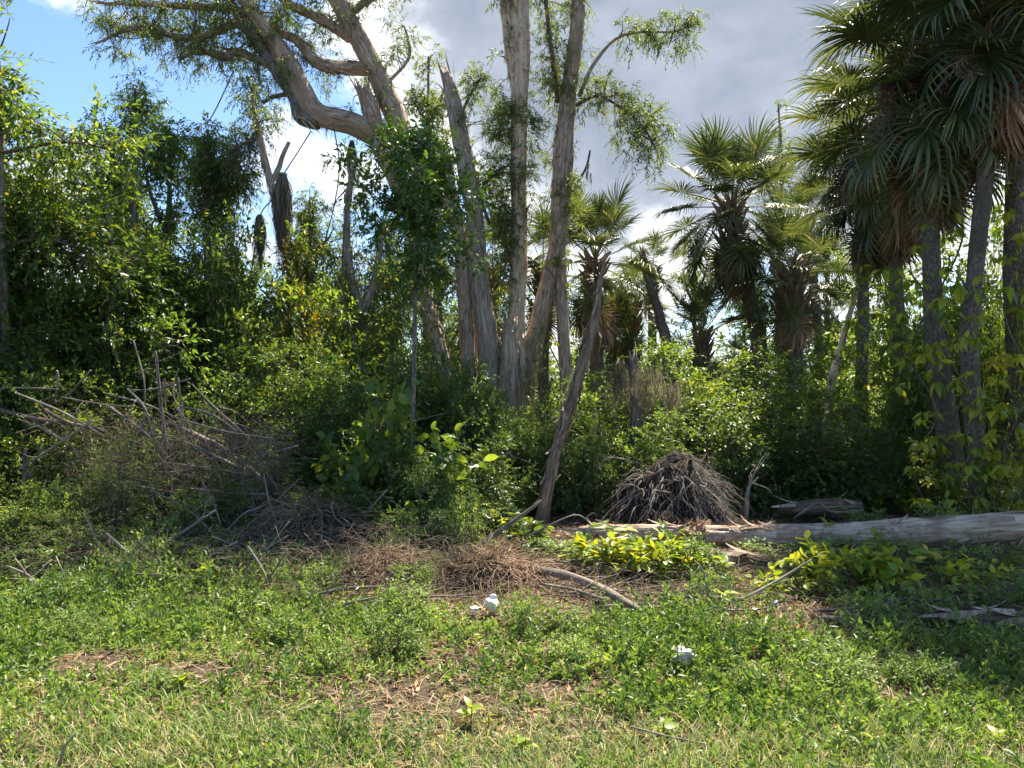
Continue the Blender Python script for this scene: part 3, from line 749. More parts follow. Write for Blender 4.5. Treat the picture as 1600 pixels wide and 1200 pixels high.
# the broad-leaved tree that fills the left edge
def edge_tree(label, u, Y, vtop, seed, reach, n, leaf='broad', lL=.10, lW=.042, stems=3):
    g = RNG(seed)
    base = gbase(u, Y); H = CAM_H - (vtop - 600) / FPX * Y - base[2]
    t = thing('broadleaf_tree', label, 'tree', base)
    bl, bt = B(), B(); lines = []
    for s in range(stems):
        a = 6.28 * s / stems + g.uniform(0, 1)
        e = np.array([np.cos(a) * reach * .45, np.sin(a) * reach * .4, H * g.uniform(.72, .95)])
        q = [np.array([np.cos(a) * .1, np.sin(a) * .1, 0]), e * [.25, .25, .33] + g.normal(0, .06, 3), e * [.6, .6, .68] + g.normal(0, .1, 3), e]
        b = B(); cq, _, _ = tube(b, q, [.06, .05, .035, .008], 9, 22, .06, seed + s)
        link('trunk', b.mesh('trunk', M['grey_bark']), t); lines.append(cq)
        for i in range(9):
            h = g.uniform(.2, .95); p0 = cq[int(h * 21)]; a2 = g.uniform(0, 6.28); L_ = reach * g.uniform(.45, 1.0)
            p1 = p0 + np.array([np.cos(a2) * L_, np.sin(a2) * L_, L_ * g.uniform(-.15, .6)])
            b = B(); c2, _, _ = tube(b, [p0, (p0 + p1) / 2 + [0, 0, .12], p1], [.022, .015, .004], 5, 9, .05, seed + 20 * s + i)
            link('branch', b.mesh('branch', M['brown_bark']), t); lines.append(c2)
    for i, c in enumerate(lines):
        foliate(bl, bt, c, g, n // len(lines), reach * .3, 6, 9, lL, lW, .38, .25, 1.03, droop=.2, hang=.1)
    cr_o = link('crown', bl.mesh('crown', M[leaf], smooth=False), t, kind='stuff')
    link('twigs', bt.mesh('twigs', M['brown_bark']), cr_o, kind='stuff')
    return t
edge_tree('big bushy broad-leaved tree filling the left edge from the ground to the sky', 20, 8.6, 5, 51, 1.25, 480)
edge_tree('broad-leaved tree with long sprigs reaching towards the narrow fine-leaved tree', 150, 9.6, 95, 52, 1.15, 380, leaf='thicket')
edge_tree('leafy tree beyond the left frame edge, half cut off', -150, 8.8, 130, 53, 1.3, 300)

# leafy sapling in front of the paperbarks
def sapling():
    g = RNG(61); Y = 9.3
    base = gbase(640, Y); t = thing('leafy_sapling', 'slim straight sapling with a dark green leafy head before the paperbark trunks', 'tree', base)
    top = P(655, 205, Y) - base
    q = [np.zeros(3), P(643, 700, Y) - base, P(647, 560, Y) - base, P(650, 430, Y) - base, P(654, 320, Y) - base, top]
    b = B(); cq, _, _ = tube(b, q, [.033, .030, .027, .024, .016, .006], 9, 30, .05, 61)
    link('trunk', b.mesh('trunk', M['grey_bark']), t)
    bl, bt = B(), B()
    for i in range(24):
        h = g.uniform(.58, .97); s = cq[int(h * 29)]; a = g.uniform(0, 6.28); L_ = .80 * g.uniform(.5, 1.) * (1.2 - .6 * abs(h - .72) / .3)
        e = s + np.array([np.cos(a) * L_, np.sin(a) * L_, L_ * .7])
        b = B(); c2, _, _ = tube(b, [s, (s + e) / 2 - [0, 0, .05], e], [.012, .008, .003], 5, 8, 0, i)
        link('branch', b.mesh('branch', M['grey_bark']), t)
        foliate(bl, bt, c2, g, 6, .19, 5, 9, .10, .036, .26, .3, 1.05, droop=.15, hang=.15, tpl=LAN)
    foliate(bl, bt, cq, g, 26, .22, 5, 9, .10, .036, .26, .6, 1.0, droop=.15, hang=.15, tpl=LAN)
    link('crown', bl.mesh('crown', M['sapling'], smooth=False, ), t, kind='stuff')
    link('twigs', bt.mesh('twigs', M['grey_bark']), t, kind='stuff')
sapling()

# ------------------------------------------------------------------ palms
def frond_mesh(seed, mat, droop=1.0, close=1.0, lp=1.15, lb=.85, nseg=48, petw=.014):
    """fan leaf: stalk along +x from the origin, folded costapalmate blade, split into strips whose tips hang"""
    g = RNG(seed); b = B(); bp = B()
    xs = np.linspace(0, lp, 6)
    sag = lambda x: -.10 * droop * (x / lp) ** 2
    tube(bp, np.stack([xs, np.zeros(6), sag(xs)], -1), np.linspace(petw * 1.6, petw * .7, 6), 5, 8, 0, seed)
    slope = -.20 * droop / lp
    st = np.array([0, .2, .42, .62, .82, 1.0])
    for i, a_ in enumerate(np.linspace(-1, 1, nseg)):
        ang = math.radians(155) * a_ * close + g.normal(0, .025)
        cost = .36 * lb * (1 - abs(a_)) ** .8
        ox = lp + cost; oz = sag(lp) + slope * cost - .4 * droop * cost ** 2
        L = lb * (1 - .28 * abs(a_) ** 1.5) * g.uniform(.82, 1.1)
        d = np.array([math.cos(ang), math.sin(ang), slope * math.cos(ang) + .32 * abs(math.sin(ang))]); d /= np.linalg.norm(d)
        kink = g.uniform(.38, .6); dr = droop * g.uniform(.6, 1.5)
        c = [np.array([ox, 0, oz])]
        for r_ in range(5):
            m_ = (st[r_] + st[r_ + 1]) / 2
            dd = d + np.array([0, 0, -1.0]) * (dr * (.18 * m_ + 1.25 * max(0, m_ - kink) / (1 - kink) * .8)) + np.array([0, g.normal(0, .10), 0]) * m_
            dd /= np.linalg.norm(dd)
            c.append(c[-1] + dd * L * (st[r_ + 1] - st[r_]))
        c = np.array(c)
        wd = np.array([.010, .036, .042, .034, .018, .002]) * (L / .8) * g.uniform(.8, 1.15)
        sv = np.array([-math.sin(ang), math.cos(ang), 0]); up = np.array([0, 0, 1.0])
        lift = (wd * g.uniform(.2, .45))[:, None] * up
        V = np.stack([c - sv * wd[:, None] * .5 + lift, c, c + sv * wd[:, None] * .5 + lift], 1).reshape(-1, 3)
        T = []
        for r_ in range(5):
            for k in range(2):
                p = r_ * 3 + k
                T += [[p, p + 1, p + 4], [p, p + 4, p + 3]]
        b.add(V, T)
    return (b.mesh('frond_%d' % seed, M[mat], smooth=False), bp.mesh('stalk_%d' % seed, M['palm_boot'] if mat == 'frond_dry' else M['petiole']))
k_ = NT('petiole'); M['petiole'] = k_.done(k_.bsdf((.16, .17, .06), .5, .4))
FR = [frond_mesh(200 + i, 'frond', droop=d, close=c) for i, (d, c) in enumerate(((.45, 1.), (.8, 1.), (1.1, .95), (1.4, .9), (1.7, .85)))]
FY = [frond_mesh(210 + i, 'frond', droop=d, close=c, lb=.8) for i, (d, c) in enumerate(((.25, .5), (.35, .75)))]
FD = [frond_mesh(220 + i, 'frond_dry', droop=d, close=c, lb=.8, nseg=34) for i, (d, c) in enumerate(((1.3, .55), (1.6, .4), (1.2, .7)))]

def palm_flower(seed, L=1.0):
    """dry branched flower stalk: a bushy brown plume of fine twigs"""
    g = RNG(seed); b = B()
    ax = np.array([[0, 0, 0], [.35 * L, 0, .18 * L], [.75 * L, 0, .14 * L], [1.15 * L, 0, -.12 * L]])
    q, r, t = tube(b, ax, [.014, .011, .007, .003], 5, 12)
    n = 32
    i = g.integers(3, 12, n); D = unit(t[i] * .6 + rdir(g, n) * .9)
    st = np.linspace(0, 1, 5)[None, :, None]
    l1 = g.uniform(.22, .5, n) * L
    PT = q[i][:, None, :] + D[:, None, :] * (l1[:, None, None] * st) + np.array([0, 0, -.28]) * (l1[:, None, None] * st ** 2)
    multi_tubes(b, PT, np.linspace(.005, .0025, 5)[None].repeat(n, 0), 3)
    m_ = 34
    base = PT[np.repeat(np.arange(n), m_), g.integers(1, 5, n * m_)]
    d2 = unit(np.repeat(D, m_, 0) * .4 + rdir(g, n * m_)); l2 = g.uniform(.05, .16, n * m_) * L
    s2 = np.linspace(0, 1, 3)[None, :, None]
    P2 = base[:, None, :] + d2[:, None, :] * l2[:, None, None] * s2 + np.array([0, 0, -.05]) * s2 ** 2
    multi_tubes(b, P2, np.full((n * m_, 3), .0042), 3)
    return b.mesh('flower_stalk_%d' % seed, M['seed'])
PF = [palm_flower(230), palm_flower(231)]

def boots_mesh(seed, r, L, n):
    """old leaf bases left on the upper trunk, one crossed piece each"""
    g = RNG(seed); b = B()
    for i in range(n):
        a = i * 2.399; z = -L * (i / n)
        d = np.array([np.cos(a), np.sin(a), 0])
        p0 = d * r * .8 + [0, 0, z]; p1 = d * (r * 1.5) + [0, 0, z + .16]; p2 = d * (r * 2.0 + g.uniform(0, .05)) + [0, 0, z + g.uniform(.22, .36)]
        tube(b, [p0, p1, p2], [.055, .04, .018], 5, 5, .1, seed + i, squash=None)
    return b.mesh('boots_%d' % seed, M['palm_boot'])
BOOT = boots_mesh(240, .16, .9, 34)

def palm(label, Y, trunk, seed, nf=26, sc=1.0, nd=8, boots=True, flowers=0, low=-72, group=None, az0=0., flower_az=None):
    """trunk: picture points from the ground to the crown's heart, width in pixels"""
    g = RNG(seed)
    q, r = px(trunk, Y); r = r * .88; q[0][2] = float(gz(q[0][0], q[0][1])) - .05
    org = q[0].copy(); t = thing('cabbage_palm', label, 'palm', org, group)
    b = B(); L = np.linalg.norm(np.diff(q, axis=0), axis=1).sum()
    tube(b, q, r, 16, max(14, int(L / .07)), .05, seed)
    link('trunk', b.mesh('trunk', M['palm_bark'], origin=org), t)
    top = q[-1] - org; k = r[-1] / .16
    if boots:
        o = link('leaf_bases', BOOT, t, top + [0, 0, .05], kind='stuff'); o.scale = (k, k, max(k, .8)); o.rotation_euler = (0, 0, g.uniform(0, 6))
    for i in range(nf):
        f = i / max(1, nf - 1)
        el = 82 - (82 - low) * f ** 1.05 + g.normal(0, 6)
        az = az0 + i * 2.399963 + g.normal(0, .12)
        me = FY[i % 2] if f < .10 else FR[int(np.clip((f - .1) / .9 * 5 + g.normal(0, .5), 0, 4))]
        o = link('frond', me[0], t, top + np.array([0, 0, .12 - .25 * f]) * sc); link('stalk', me[1], o)
        s = sc * g.uniform(.88, 1.1) * (.8 if f < .1 else 1.0)
        o.scale = (s, s, s)
        o.rotation_euler = (g.normal(0, .25), -math.radians(el), az)
    for i in range(nd):
        o = link('dry_frond', FD[i % 3][0], t, top + np.array([0, 0, -.22 - .18 * g.uniform()]) * sc); link('stalk', FD[i % 3][1], o)
        s = sc * g.uniform(.8, 1.05); o.scale = (s, s, s)
        o.rotation_euler = (g.normal(0, .3), math.radians(g.uniform(62, 86)), az0 + i * 2.2 + g.uniform(0, .6))
    for i in range(flowers):
        o = link('flower_stalk', PF[i % 2], t, top + np.array([0, 0, .05]), kind='stuff')
        s = sc * g.uniform(1.0, 1.3); o.scale = (s, s, s)
        a = g.uniform(0, 6.28) if flower_az is None else flower_az[i % len(flower_az)]
        o.rotation_euler = (0, math.radians(g.uniform(10, 55)), a)
    return t
palm('cabbage palm with a full round crown against the grey cloud', 17.0, [(1196, 720, 30), (1188, 560, 28), (1172, 470, 26), (1156, 400, 26), (1142, 325, 30)], 301, 46, .86, 16)
palm('shorter cabbage palm with a shaggy trunk right beside the round-crowned palm', 16.0, [(1248, 720, 28), (1243, 590, 28), (1238, 500, 34), (1236, 430, 36)], 302, 34, .70, 14)
palm('cabbage palm whose dark fronds fill the gap behind the round-crowned palm', 19.0, [(1290, 700, 18), (1275, 480, 16), (1258, 355, 18)], 303, 20, .62, 6)
palm('slim cabbage palm trunk with a ragged drooping crown left of the tall palms', 13.0, [(1350, 720, 22), (1347, 600, 21), (1349, 480, 20), (1345, 380, 20), (1352, 300, 22)], 304, 22, .64, 10, flowers=1, flower_az=[3.0])
palm('tall cabbage palm with a huge heavy crown of hanging fronds and brown flower plume', 9.6, [(1498, 800, 42), (1484, 690, 39), (1462, 540, 34), (1455, 400, 31), (1450, 250, 30), (1462, 115, 32)], 305, 52, .84, 22, flowers=3, flower_az=[3.3, 3.7, 4.6])
palm('tall cabbage palm cut off by the top edge, fronds hanging down the right', 9.0, [(1535, 800, 33), (1524, 690, 31), (1515, 540, 29), (1526, 400, 28), (1545, 200, 28), (1552, -40, 30)], 306, 50, .92, 20, flowers=2, flower_az=[4.9, 4.4])
palm('vine-covered cabbage palm at the right edge of the picture', 10.2, [(1594, 800, 42), (1592, 600, 40), (1585, 400, 34), (1592, 200, 33), (1606, -40, 34)], 307, 46, .95, 20, flowers=1)
palm('cabbage palm of the tall group standing farthest back, top among the others', 12.2, [(1412, 760, 26), (1408, 600, 26), (1400, 400, 22), (1404, 215, 24)], 308, 42, .84, 24, flowers=4, flower_az=[3.3, 3.6, 4.0, 3.0])
palm('dark cabbage palm right behind the forked paperbark tree', 16.5, [(935, 720, 24), (932, 560, 24), (930, 410, 26)], 309, 34, .80, 12)
palm('low cabbage palm between the dark palm and the leaning dead trunk', 18.5, [(985, 700, 20), (985, 480, 22)], 310, 18, .6, 8)
palm('distant small palm peeping above the thicket beside the leaning dead trunk', 22.0, [(1018, 660, 16), (1020, 425, 16)], 311, 16, .6, 5)
palm('palm half hidden between the snag and the pale straight trunk', 17.5, [(772, 700, 20), (770, 425, 22)], 312, 18, .75, 5)
palm('palm whose fan leaves show in the gap right of the pale straight trunk', 17.0, [(850, 700, 20), (848, 425, 20)], 313, 16, .7, 5)
palm('low bushy palm under the round-crowned palm', 17.5, [(1098, 700, 20), (1098, 525, 20)], 314, 22, .66, 8)
palm('small distant palm left of the slim palm trunk', 20.0, [(1298, 700, 14), (1298, 505, 14)], 315, 18, .6, 4)
palm('small distant palm in the sky gap before the tall palms', 21.0, [(1395, 700, 12), (1392, 455, 12)], 316, 16, .5, 4)

# ------------------------------------------------------------------ climbing vines with big leaves on the palms
def big_leaf(seed, mat):
    b = B(); g = RNG(seed)
    n = 6; st = np.linspace(0, 1, n)
    wd = np.array([.10, .46, .54, .44, .24, .0]) * .5
    V = []
    for s, w in zip(st, wd):
        z = -.30 * s ** 2
        V += [[-w, s, z + .10 * w * 2], [0, s, z], [w, s, z + .10 * w * 2]]
    T = []
    for r_ in range(n - 1):
        for k in range(2):
            p = r_ * 3 + k; T += [[p, p + 1, p + 4], [p, p + 4, p + 3]]
    b.add(V, T)
    return b.mesh('vine_leaf_%d' % seed, M[mat])
VL = [big_leaf(1, 'vine'), big_leaf(2, 'yellow')]
def climbing_vine(label, Y, line, seed, n, width, size=.135, yellow=.2):
    g = RNG(seed)
    q, r = px(line, Y); q[0][2] = float(gz(q[0][0], q[0][1]))
    org = q[0].copy(); t = thing('climbing_vine', label, 'vine', org)
    a = np.linspace(0, 14, 24); cq, _ = catmull(q, r, 24)
    b = B(); tube(b, cq - org + np.stack([np.cos(a) * .12, np.sin(a) * .12, 0 * a], -1), .012, 5, 50)
    link('stem', b.mesh('stem', M['brown_bark']), t)
    m_ = max(1, n // 6)
    for i in range(m_):
        s = g.uniform(.04, 1) * 23; k = min(int(s), 22); c = cq[k] + (cq[k + 1] - cq[k]) * (s - k) - org
        az = g.uniform(0, 6.28) if g.uniform() < .35 else g.uniform(3.3, 6.1)
        rad = width * g.uniform(.2, 1.0)
        c = c + np.array([math.cos(az) * rad, math.sin(az) * rad * .8, g.normal(0, .08)])
        yel = g.uniform() < yellow; s0 = size * g.uniform(.75, 1.25); nl = g.integers(4, 9); a0 = g.uniform(0, 6.28)
        for j in range(nl):
            a2 = a0 + 6.28 * j / nl + g.normal(0, .3)
            o = link('leaf', VL[1 if (yel and g.uniform() < .8) else 0], t, c + np.array([math.cos(a2), math.sin(a2), g.normal(0, .3)]) * .03)
            s_ = s0 * g.uniform(.65, 1.15); o.scale = (s_ * g.uniform(.6, .95), s_, s_)
            o.rotation_euler = (math.radians(g.uniform(-70, 5)), g.normal(0, .35), a2 - math.pi / 2)
climbing_vine('bright vine leaves climbing the slim cabbage palm trunk', 12.6, [(1335, 700, 4), (1338, 600, 4), (1332, 520, 4), (1340, 420, 4)], 401, 260, .42)
climbing_vine('big-leaved vine climbing the trunk of the heavy-crowned palm', 9.3, [(1440, 760, 4), (1445, 640, 4), (1435, 520, 4), (1425, 420, 4)], 402, 290, .45)
climbing_vine('yellowing vine on the trunk of the palm cut off by the top edge', 8.7, [(1530, 760, 4), (1518, 640, 4), (1500, 520, 4), (1500, 420, 4)], 403, 290, .40, yellow=.3)
climbing_vine('sunlit yellow-green vine hanging down the right edge', 8.6, [(1590, 800, 4), (1586, 620, 4), (1590, 450, 4), (1595, 280, 4)], 404, 295, .45, size=.15, yellow=.3)
climbing_vine('green vine leaves on the shaded palm trunk of the farthest-back tall palm', 11.6, [(1395, 740, 4), (1385, 640, 4), (1390, 540, 4), (1380, 460, 4)], 405, 280, .5)
climbing_vine('dark vine wrapped high up between the two tall palm trunks', 9.4, [(1490, 740, 4), (1490, 560, 4), (1480, 420, 4), (1500, 310, 4)], 406, 290, .55, yellow=.08)
climbing_vine('tuft of bright vine leaves on the fork of the paperbark tree', 12.6, [(862, 640, 3), (866, 520, 3), (858, 440, 3), (850, 415, 3)], 407, 26, .3, yellow=.1)

# ------------------------------------------------------------------ shrubs, from back to front
gb = 'bushes of the far wood behind the clearing'
for i, u in enumerate(np.linspace(-260, 1860, 17)):
    Yb = (21, 24, 19.5)[i % 3]
    shrub('back', u, (470, 500, 520, 455)[i % 4] + (40 if 950 < u < 1450 else 0), Yb, 'far green bush of the wood that closes the view behind trunks and palms', group=gb, name='far_bush', width=5.0)
for i, u in enumerate(np.linspace(-380, 1980, 19)):
    shrub('back', u, 540 + 12 * (i % 3), 30 + 3 * (i % 2), 'far green bush of the wood that closes the view behind trunks and palms', group=gb, name='far_bush', width=6.5)
for (u, v, Y, w, kd, lab) in ((120, 385, 10.2, 2.8, 'thicket', 'tall leafy shrub below the long-sprigged broad-leaved tree'), (235, 370, 10.8, 2.8, 'thicket', 'tall leafy shrub below the narrow fine-leaved tree'),
                              (350, 375, 11.0, 2.6, 'pepper', 'tall leafy shrub below the dense tree with bare stems'), (440, 405, 11.4, 2.4, 'thicket', 'tall shrub round the foot of the slender forked stem'),
                              (530, 410, 11.6, 2.6, 'thicket', 'tall shrub left of the mossy grey twin trunk'), (610, 450, 11.8, 2.4, 'pepper', 'tall shrub right of the mossy grey twin trunk'),
                              (60, 520, 9.4, 2.2, 'pepper', 'leafy shrub above the branch that enters from the left edge'), (20, 430, 11.0, 2.8, 'thicket', 'tall shrub behind the trunks of the left edge tree'),
                              (395, 545, 9.6, 1.9, 'pepper', 'shrub just right of the upright dead stems'), (470, 560, 9.4, 1.8, 'thicket', 'shrub under the thin yellow-leaved tree'),
                              (545, 585, 9.4, 1.8, 'darkbush', 'dark shrub midway between brush heap and sapling'), (330, 560, 9.9, 1.6, 'thicket', 'shrub behind the top of the second upright dead stem')):
    shrub(kd, u, v, Y, lab, width=w)
shrub('yellowish', 455, 470, 10.6, 'yellow-tinged shrub above the brush heap', width=1.2)
shrub('darkbush', 620, 575, 10.6, 'dark shrub just left of the leafy sapling stem', width=2.0)
shrub('darkbush', 705, 585, 10.4, 'dark shrub hiding the foot of the reddish leaning trunk', width=1.9)
shrub('darkbush', 770, 610, 10.2, 'dark shrub before the splintered snag', width=1.7)
shrub('thicket', 830, 640, 10.0, 'shrub with bright tips before the forked paperbark', width=1.5)
shrub('thicket', 905, 600, 11.6, 'bright-tipped shrub behind the thin leaning dead trunk', width=1.5)
shrub('fine', 845, 520, 12.6, 'little fine-leaved bush among the paperbark trunks', width=.9)
shrub('darkbush', 585, 660, 8.8, 'dark low shrub left of the sapling foot', width=1.5)
shrub('bigleaf', 600, 640, 8.6, 'big-leaved plant left of the sapling stem', width=1.2)
shrub('bigleaf', 690, 690, 8.4, 'big-leaved plant right of the sapling stem', width=1.2)
shrub('bigleaf', 560, 720, 8.2, 'big-leaved plant above the dry root mound', width=1.1)
shrub('darkbush', 690, 735, 7.9, 'small dark shrub at the left of the shady hollow', width=1.2)
shrub('herb', 715, 790, 7.5, 'small pale-green bush before the shady hollow', width=.7)
shrub('herb', 635, 800, 7.5, 'low bush at the sapling foot', width=.8)
shrub('pepper', 1000, 548, 11.2, 'bush rising behind the moss-hung stump', width=2.4)
shrub('pepper', 1085, 545, 11.2, 'highest bush of the green mound behind the root plate', width=2.9)
shrub('pepper', 1180, 572, 10.9, 'middle bush of the green mound, sunlit top', width=2.9)
shrub('pepper', 1255, 618, 10.5, 'round bush in the green mound behind the log', width=2.6)
shrub('darkbush', 1325, 680, 10.1, 'low dark end bush of the green mound', width=2.0)
shrub('darkbush', 1140, 655, 10.0, 'bush directly behind the root plate', width=1.8)
shrub('thicket', 1005, 655, 9.5, 'bush below the moss curtain', width=1.3)
shrub('darkbush', 920, 665, 9.7, 'bush right of the thin leaning dead trunk', width=1.3)
shrub('darkbush', 930, 700, 10.4, 'dark bush at the back of the shady hollow', width=2.0)
for (u, v, Y, w, kd, lab) in ((1290, 580, 14.0, 2.4, 'thicket', 'light green bush at the foot of the pale slanting trunk'), (1375, 590, 13.2, 2.2, 'pepper', 'light green bush at the foot of the slim vine-clad palm'), (1450, 600, 12.4, 2.2, 'thicket', 'light green bush behind the heavy-crowned palm trunk'),
                              (1540, 610, 12.0, 2.4, 'thicket', 'light green bush behind the two rightmost palm trunks'), (1620, 590, 11.6, 2.2, 'pepper', 'light green bush cut by the right edge'), (1220, 560, 15.0, 2.6, 'thicket', 'light green bush at the foot of the shaggy-trunked palm')):
    shrub(kd, u, v, Y, lab, width=w)
shrub('sprig', 1560, 690, 8.8, 'feathery light green bush behind the right end of the log', width=1.3)
shrub('sprig', 1500, 740, 9.4, 'small feathery bush behind the middle of the log', width=.8)
shrub('lowgreen', 1400, 745, 9.8, 'leafy plant at the foot of the heavy-crowned palm', width=1.0)
for (u, v, Y, w, kd, lab) in ((30, 600, 8.0, 1.7, 'pepper', 'leafy shrub behind the dark dead stem at far left'), (115, 560, 8.9, 1.8, 'thicket', 'leafy shrub behind the curved brown branch'),
                              (200, 530, 9.3, 1.9, 'pepper', 'leafy shrub behind the upright mossy dead stem'), (-40, 690, 7.4, 1.3, 'thicket', 'shrub cut by the left edge beside the dark dead stem'),
                              (140, 735, 7.5, .9, 'fine', 'sparse small bush inside the brush heap'), (90, 770, 7.1, .9, 'herb', 'low bush at the left foot of the brush heap'), (400, 690, 8.5, 1.1, 'pepper', 'small shrub right of the thick pale dead limb'),
                              (440, 640, 9.0, 1.4, 'thicket', 'shrub above the heap of dry roots'), (510, 660, 8.8, 1.3, 'darkbush', 'dark shrub above the right of the dry root heap'), (300, 780, 7.3, .7, 'herb', 'small weed bush among the crossed sticks'),
                              (190, 640, 8.6, 1.1, 'fine', 'thin-leaved bush growing up through the dead branches'), (330, 620, 9.2, 1.3, 'pepper', 'shrub right behind the slanting thin stick'),
                              (755, 690, 8.9, 1.2, 'darkbush', 'dark bush over the left side of the hollow'), (640, 700, 8.3, 1.1, 'darkbush', 'dark bush right at the sapling foot')):
    shrub(kd, u, v, Y, lab, width=w)
for (u, v, Y, w, kd, lab) in ((230, 820, 6.9, .8, 'herb', 'small weedy bush below the crossed sticks'), (60, 830, 6.9, .9, 'herb', 'weedy bush below the dark dead stem'), (340, 830, 6.9, .6, 'herb', 'little weedy bush left of the dry root heap'),
                              (440, 850, 6.8, .7, 'herb', 'low weeds growing up against the dry root heap'), (520, 880, 6.4, .7, 'herb', 'low weedy clump between the two dry heaps'), (250, 700, 7.7, .8, 'fine', 'spindly bush in the middle of the dead branches'),
                              (360, 735, 7.6, .8, 'pepper', 'green shoots over the long pale branch'), (110, 660, 7.9, 1.2, 'pepper', 'shrub hanging over the curved brown branch'), (690, 800, 7.2, .7, 'darkbush', 'small dark bush below the big-leaved plants'),
                              (20, 740, 7.2, 1.1, 'pepper', 'leafy low shrub in the far left brush'), (620, 830, 7.0, .6, 'herb', 'tuft of weeds behind the dark low heap')):
    shrub(kd, u, v, Y, lab, width=w)
for (u, v, Y, w, kd, lab) in ((1425, 460, 11.2, 1.6, 'thicket', 'tall leafy bush left of the heavy-crowned palm trunk'), (1562, 400, 10.9, 1.8, 'thicket', 'tall leafy bush between the two rightmost palm trunks'), (1618, 360, 9.9, 1.2, 'sprig', 'tall bright bush cut by the right edge'),
                              (1500, 500, 10.8, 1.6, 'pepper', 'leafy bush right behind the heavy-crowned palm trunk'), (1385, 620, 11.4, 1.5, 'pepper', 'leafy bush at the end of the green mound'), (1335, 560, 12.9, 1.5, 'thicket', 'leafy bush round the slim vine-clad palm trunk')):
    shrub(kd, u, v, Y, lab, width=w)
for (u, v, Y, w, lab) in ((1370, 420, 16.5, 3.6, 'high far bush right of the slim vine-clad palm'), (1460, 370, 17.0, 3.6, 'high far bush seen behind the heavy-crowned palm'), (1550, 350, 16.0, 3.6, 'high far bush between the two rightmost palm trunks'),
                          (1640, 340, 15.5, 3.6, 'high far bush at the right edge behind the palms'), (1300, 520, 18.0, 3.2, 'high far bush behind the pale slanting trunk')):
    shrub('back', u, v, Y, lab, width=w)
for (u, v, Y, w, kd, lab) in ((505, 545, 10.0, 1.8, 'thicket', 'leafy shrub left of the slack vine'), (590, 560, 10.0, 1.8, 'pepper', 'leafy shrub right of the slack vine'), (665, 560, 11.2, 1.6, 'thicket', 'leafy shrub behind the sapling stem'),
                              (735, 575, 11.6, 1.5, 'thicket', 'shrub at the foot of the reddish broken trunk'), (300, 640, 8.7, 1.2, 'thicket', 'shrub grown through the tops of the dead sticks'), (215, 745, 7.4, .8, 'pepper', 'small leafy bush before the long pale branch'),
                              (560, 760, 7.7, .9, 'darkbush', 'dark low shrub behind the reddish dead branch'), (455, 730, 8.2, .9, 'pepper', 'leafy shoots right behind the dry root heap'), (850, 690, 9.8, 1.2, 'darkbush', 'dark bush inside the shady hollow'),
                              (1420, 700, 9.9, 1.1, 'thicket', 'bush between the green mound and the heavy-crowned palm'), (1480, 790, 8.1, .8, 'herb', 'small-leaved bush close behind the right part of the log'), (1350, 800, 8.3, .7, 'herb', 'small bush close behind the middle of the log')):
    shrub(kd, u, v, Y, lab, width=w)
for (u, v, Y, w, kd, lab) in ((40, 765, 6.75, .9, 'pepper', 'low leafy bush nearest the left edge, at the front of the brush'), (135, 800, 6.6, .8, 'fine', 'spindly low bush left of the crossed sticks'), (215, 842, 6.4, .7, 'herb', 'weedy bush in front of the crossed sticks'),
                              (300, 850, 6.4, .7, 'pepper', 'low leafy bush right of the crossed sticks'), (385, 858, 6.4, .6, 'herb', 'weedy bush before the left of the dry root heap'), (90, 852, 6.3, .8, 'herb', 'weedy bush before the spindly low bush'),
                              (545, 868, 6.45, .6, 'herb', 'weedy bush left of the dark low straw heap'), (175, 690, 7.2, .9, 'fine', 'spindly taller bush above the crossed sticks'), (690, 872, 6.4, .6, 'herb', 'weedy bush between the two straw heaps'),
                              (1180, 852, 6.9, .7, 'herb', 'weedy bush under the log beside the torn bark'), (1270, 842, 6.95, .7, 'herb', 'weedy bush under the log behind the leafy green plant'), (1360, 846, 6.8, .7, 'herb', 'weedy bush under the middle of the log behind the yellowing plant'),
                              (1440, 850, 6.6, .7, 'sprig', 'feathery green bush under the right half of the log'), (1520, 852, 6.5, .7, 'herb', 'weedy bush under the right half of the log'), (1590, 850, 6.4, .7, 'sprig', 'feathery green bush under the log at the right edge')):
    shrub(kd, u, v, Y, lab, width=w)
# plants in front of the log
for (u, v, Y, w, lab) in ((1245, 862, 5.95, .75, 'leafy green plant under the log beside the rotten stump'), (1320, 858, 5.95, .85, 'yellowing leafy plant under the middle of the log'), (1395, 866, 5.9, .8, 'leafy plant under the log, right of the yellowing one'),
                          (1470, 880, 5.95, .7, 'leafy plant under the log above the small mossy log'), (1030, 846, 6.3, .85, 'leafy plant before the left part of the log'), (955, 838, 6.6, .9, 'leafy plant at the tapered end of the log'), (1545, 888, 5.9, .6, 'leafy plant low under the right end of the log')):
    shrub('lowgreen', u, v, Y, lab, width=w, name='leafy_plant', cat='plant')
shrub('herb', 1085, 842, 6.5, 'small-leaved bush before the log beside the root plate', width=.8)
shrub('herb', 890, 845, 6.9, 'small-leaved bush at the mouth of the shady hollow', width=.9)
shrub('bigleaf', 830, 815, 7.4, 'big-leaved plant by the upturned stick', width=.8)
shrub('herb', 1010, 850, 6.5, 'small bush before the tapered end of the log', width=.7)

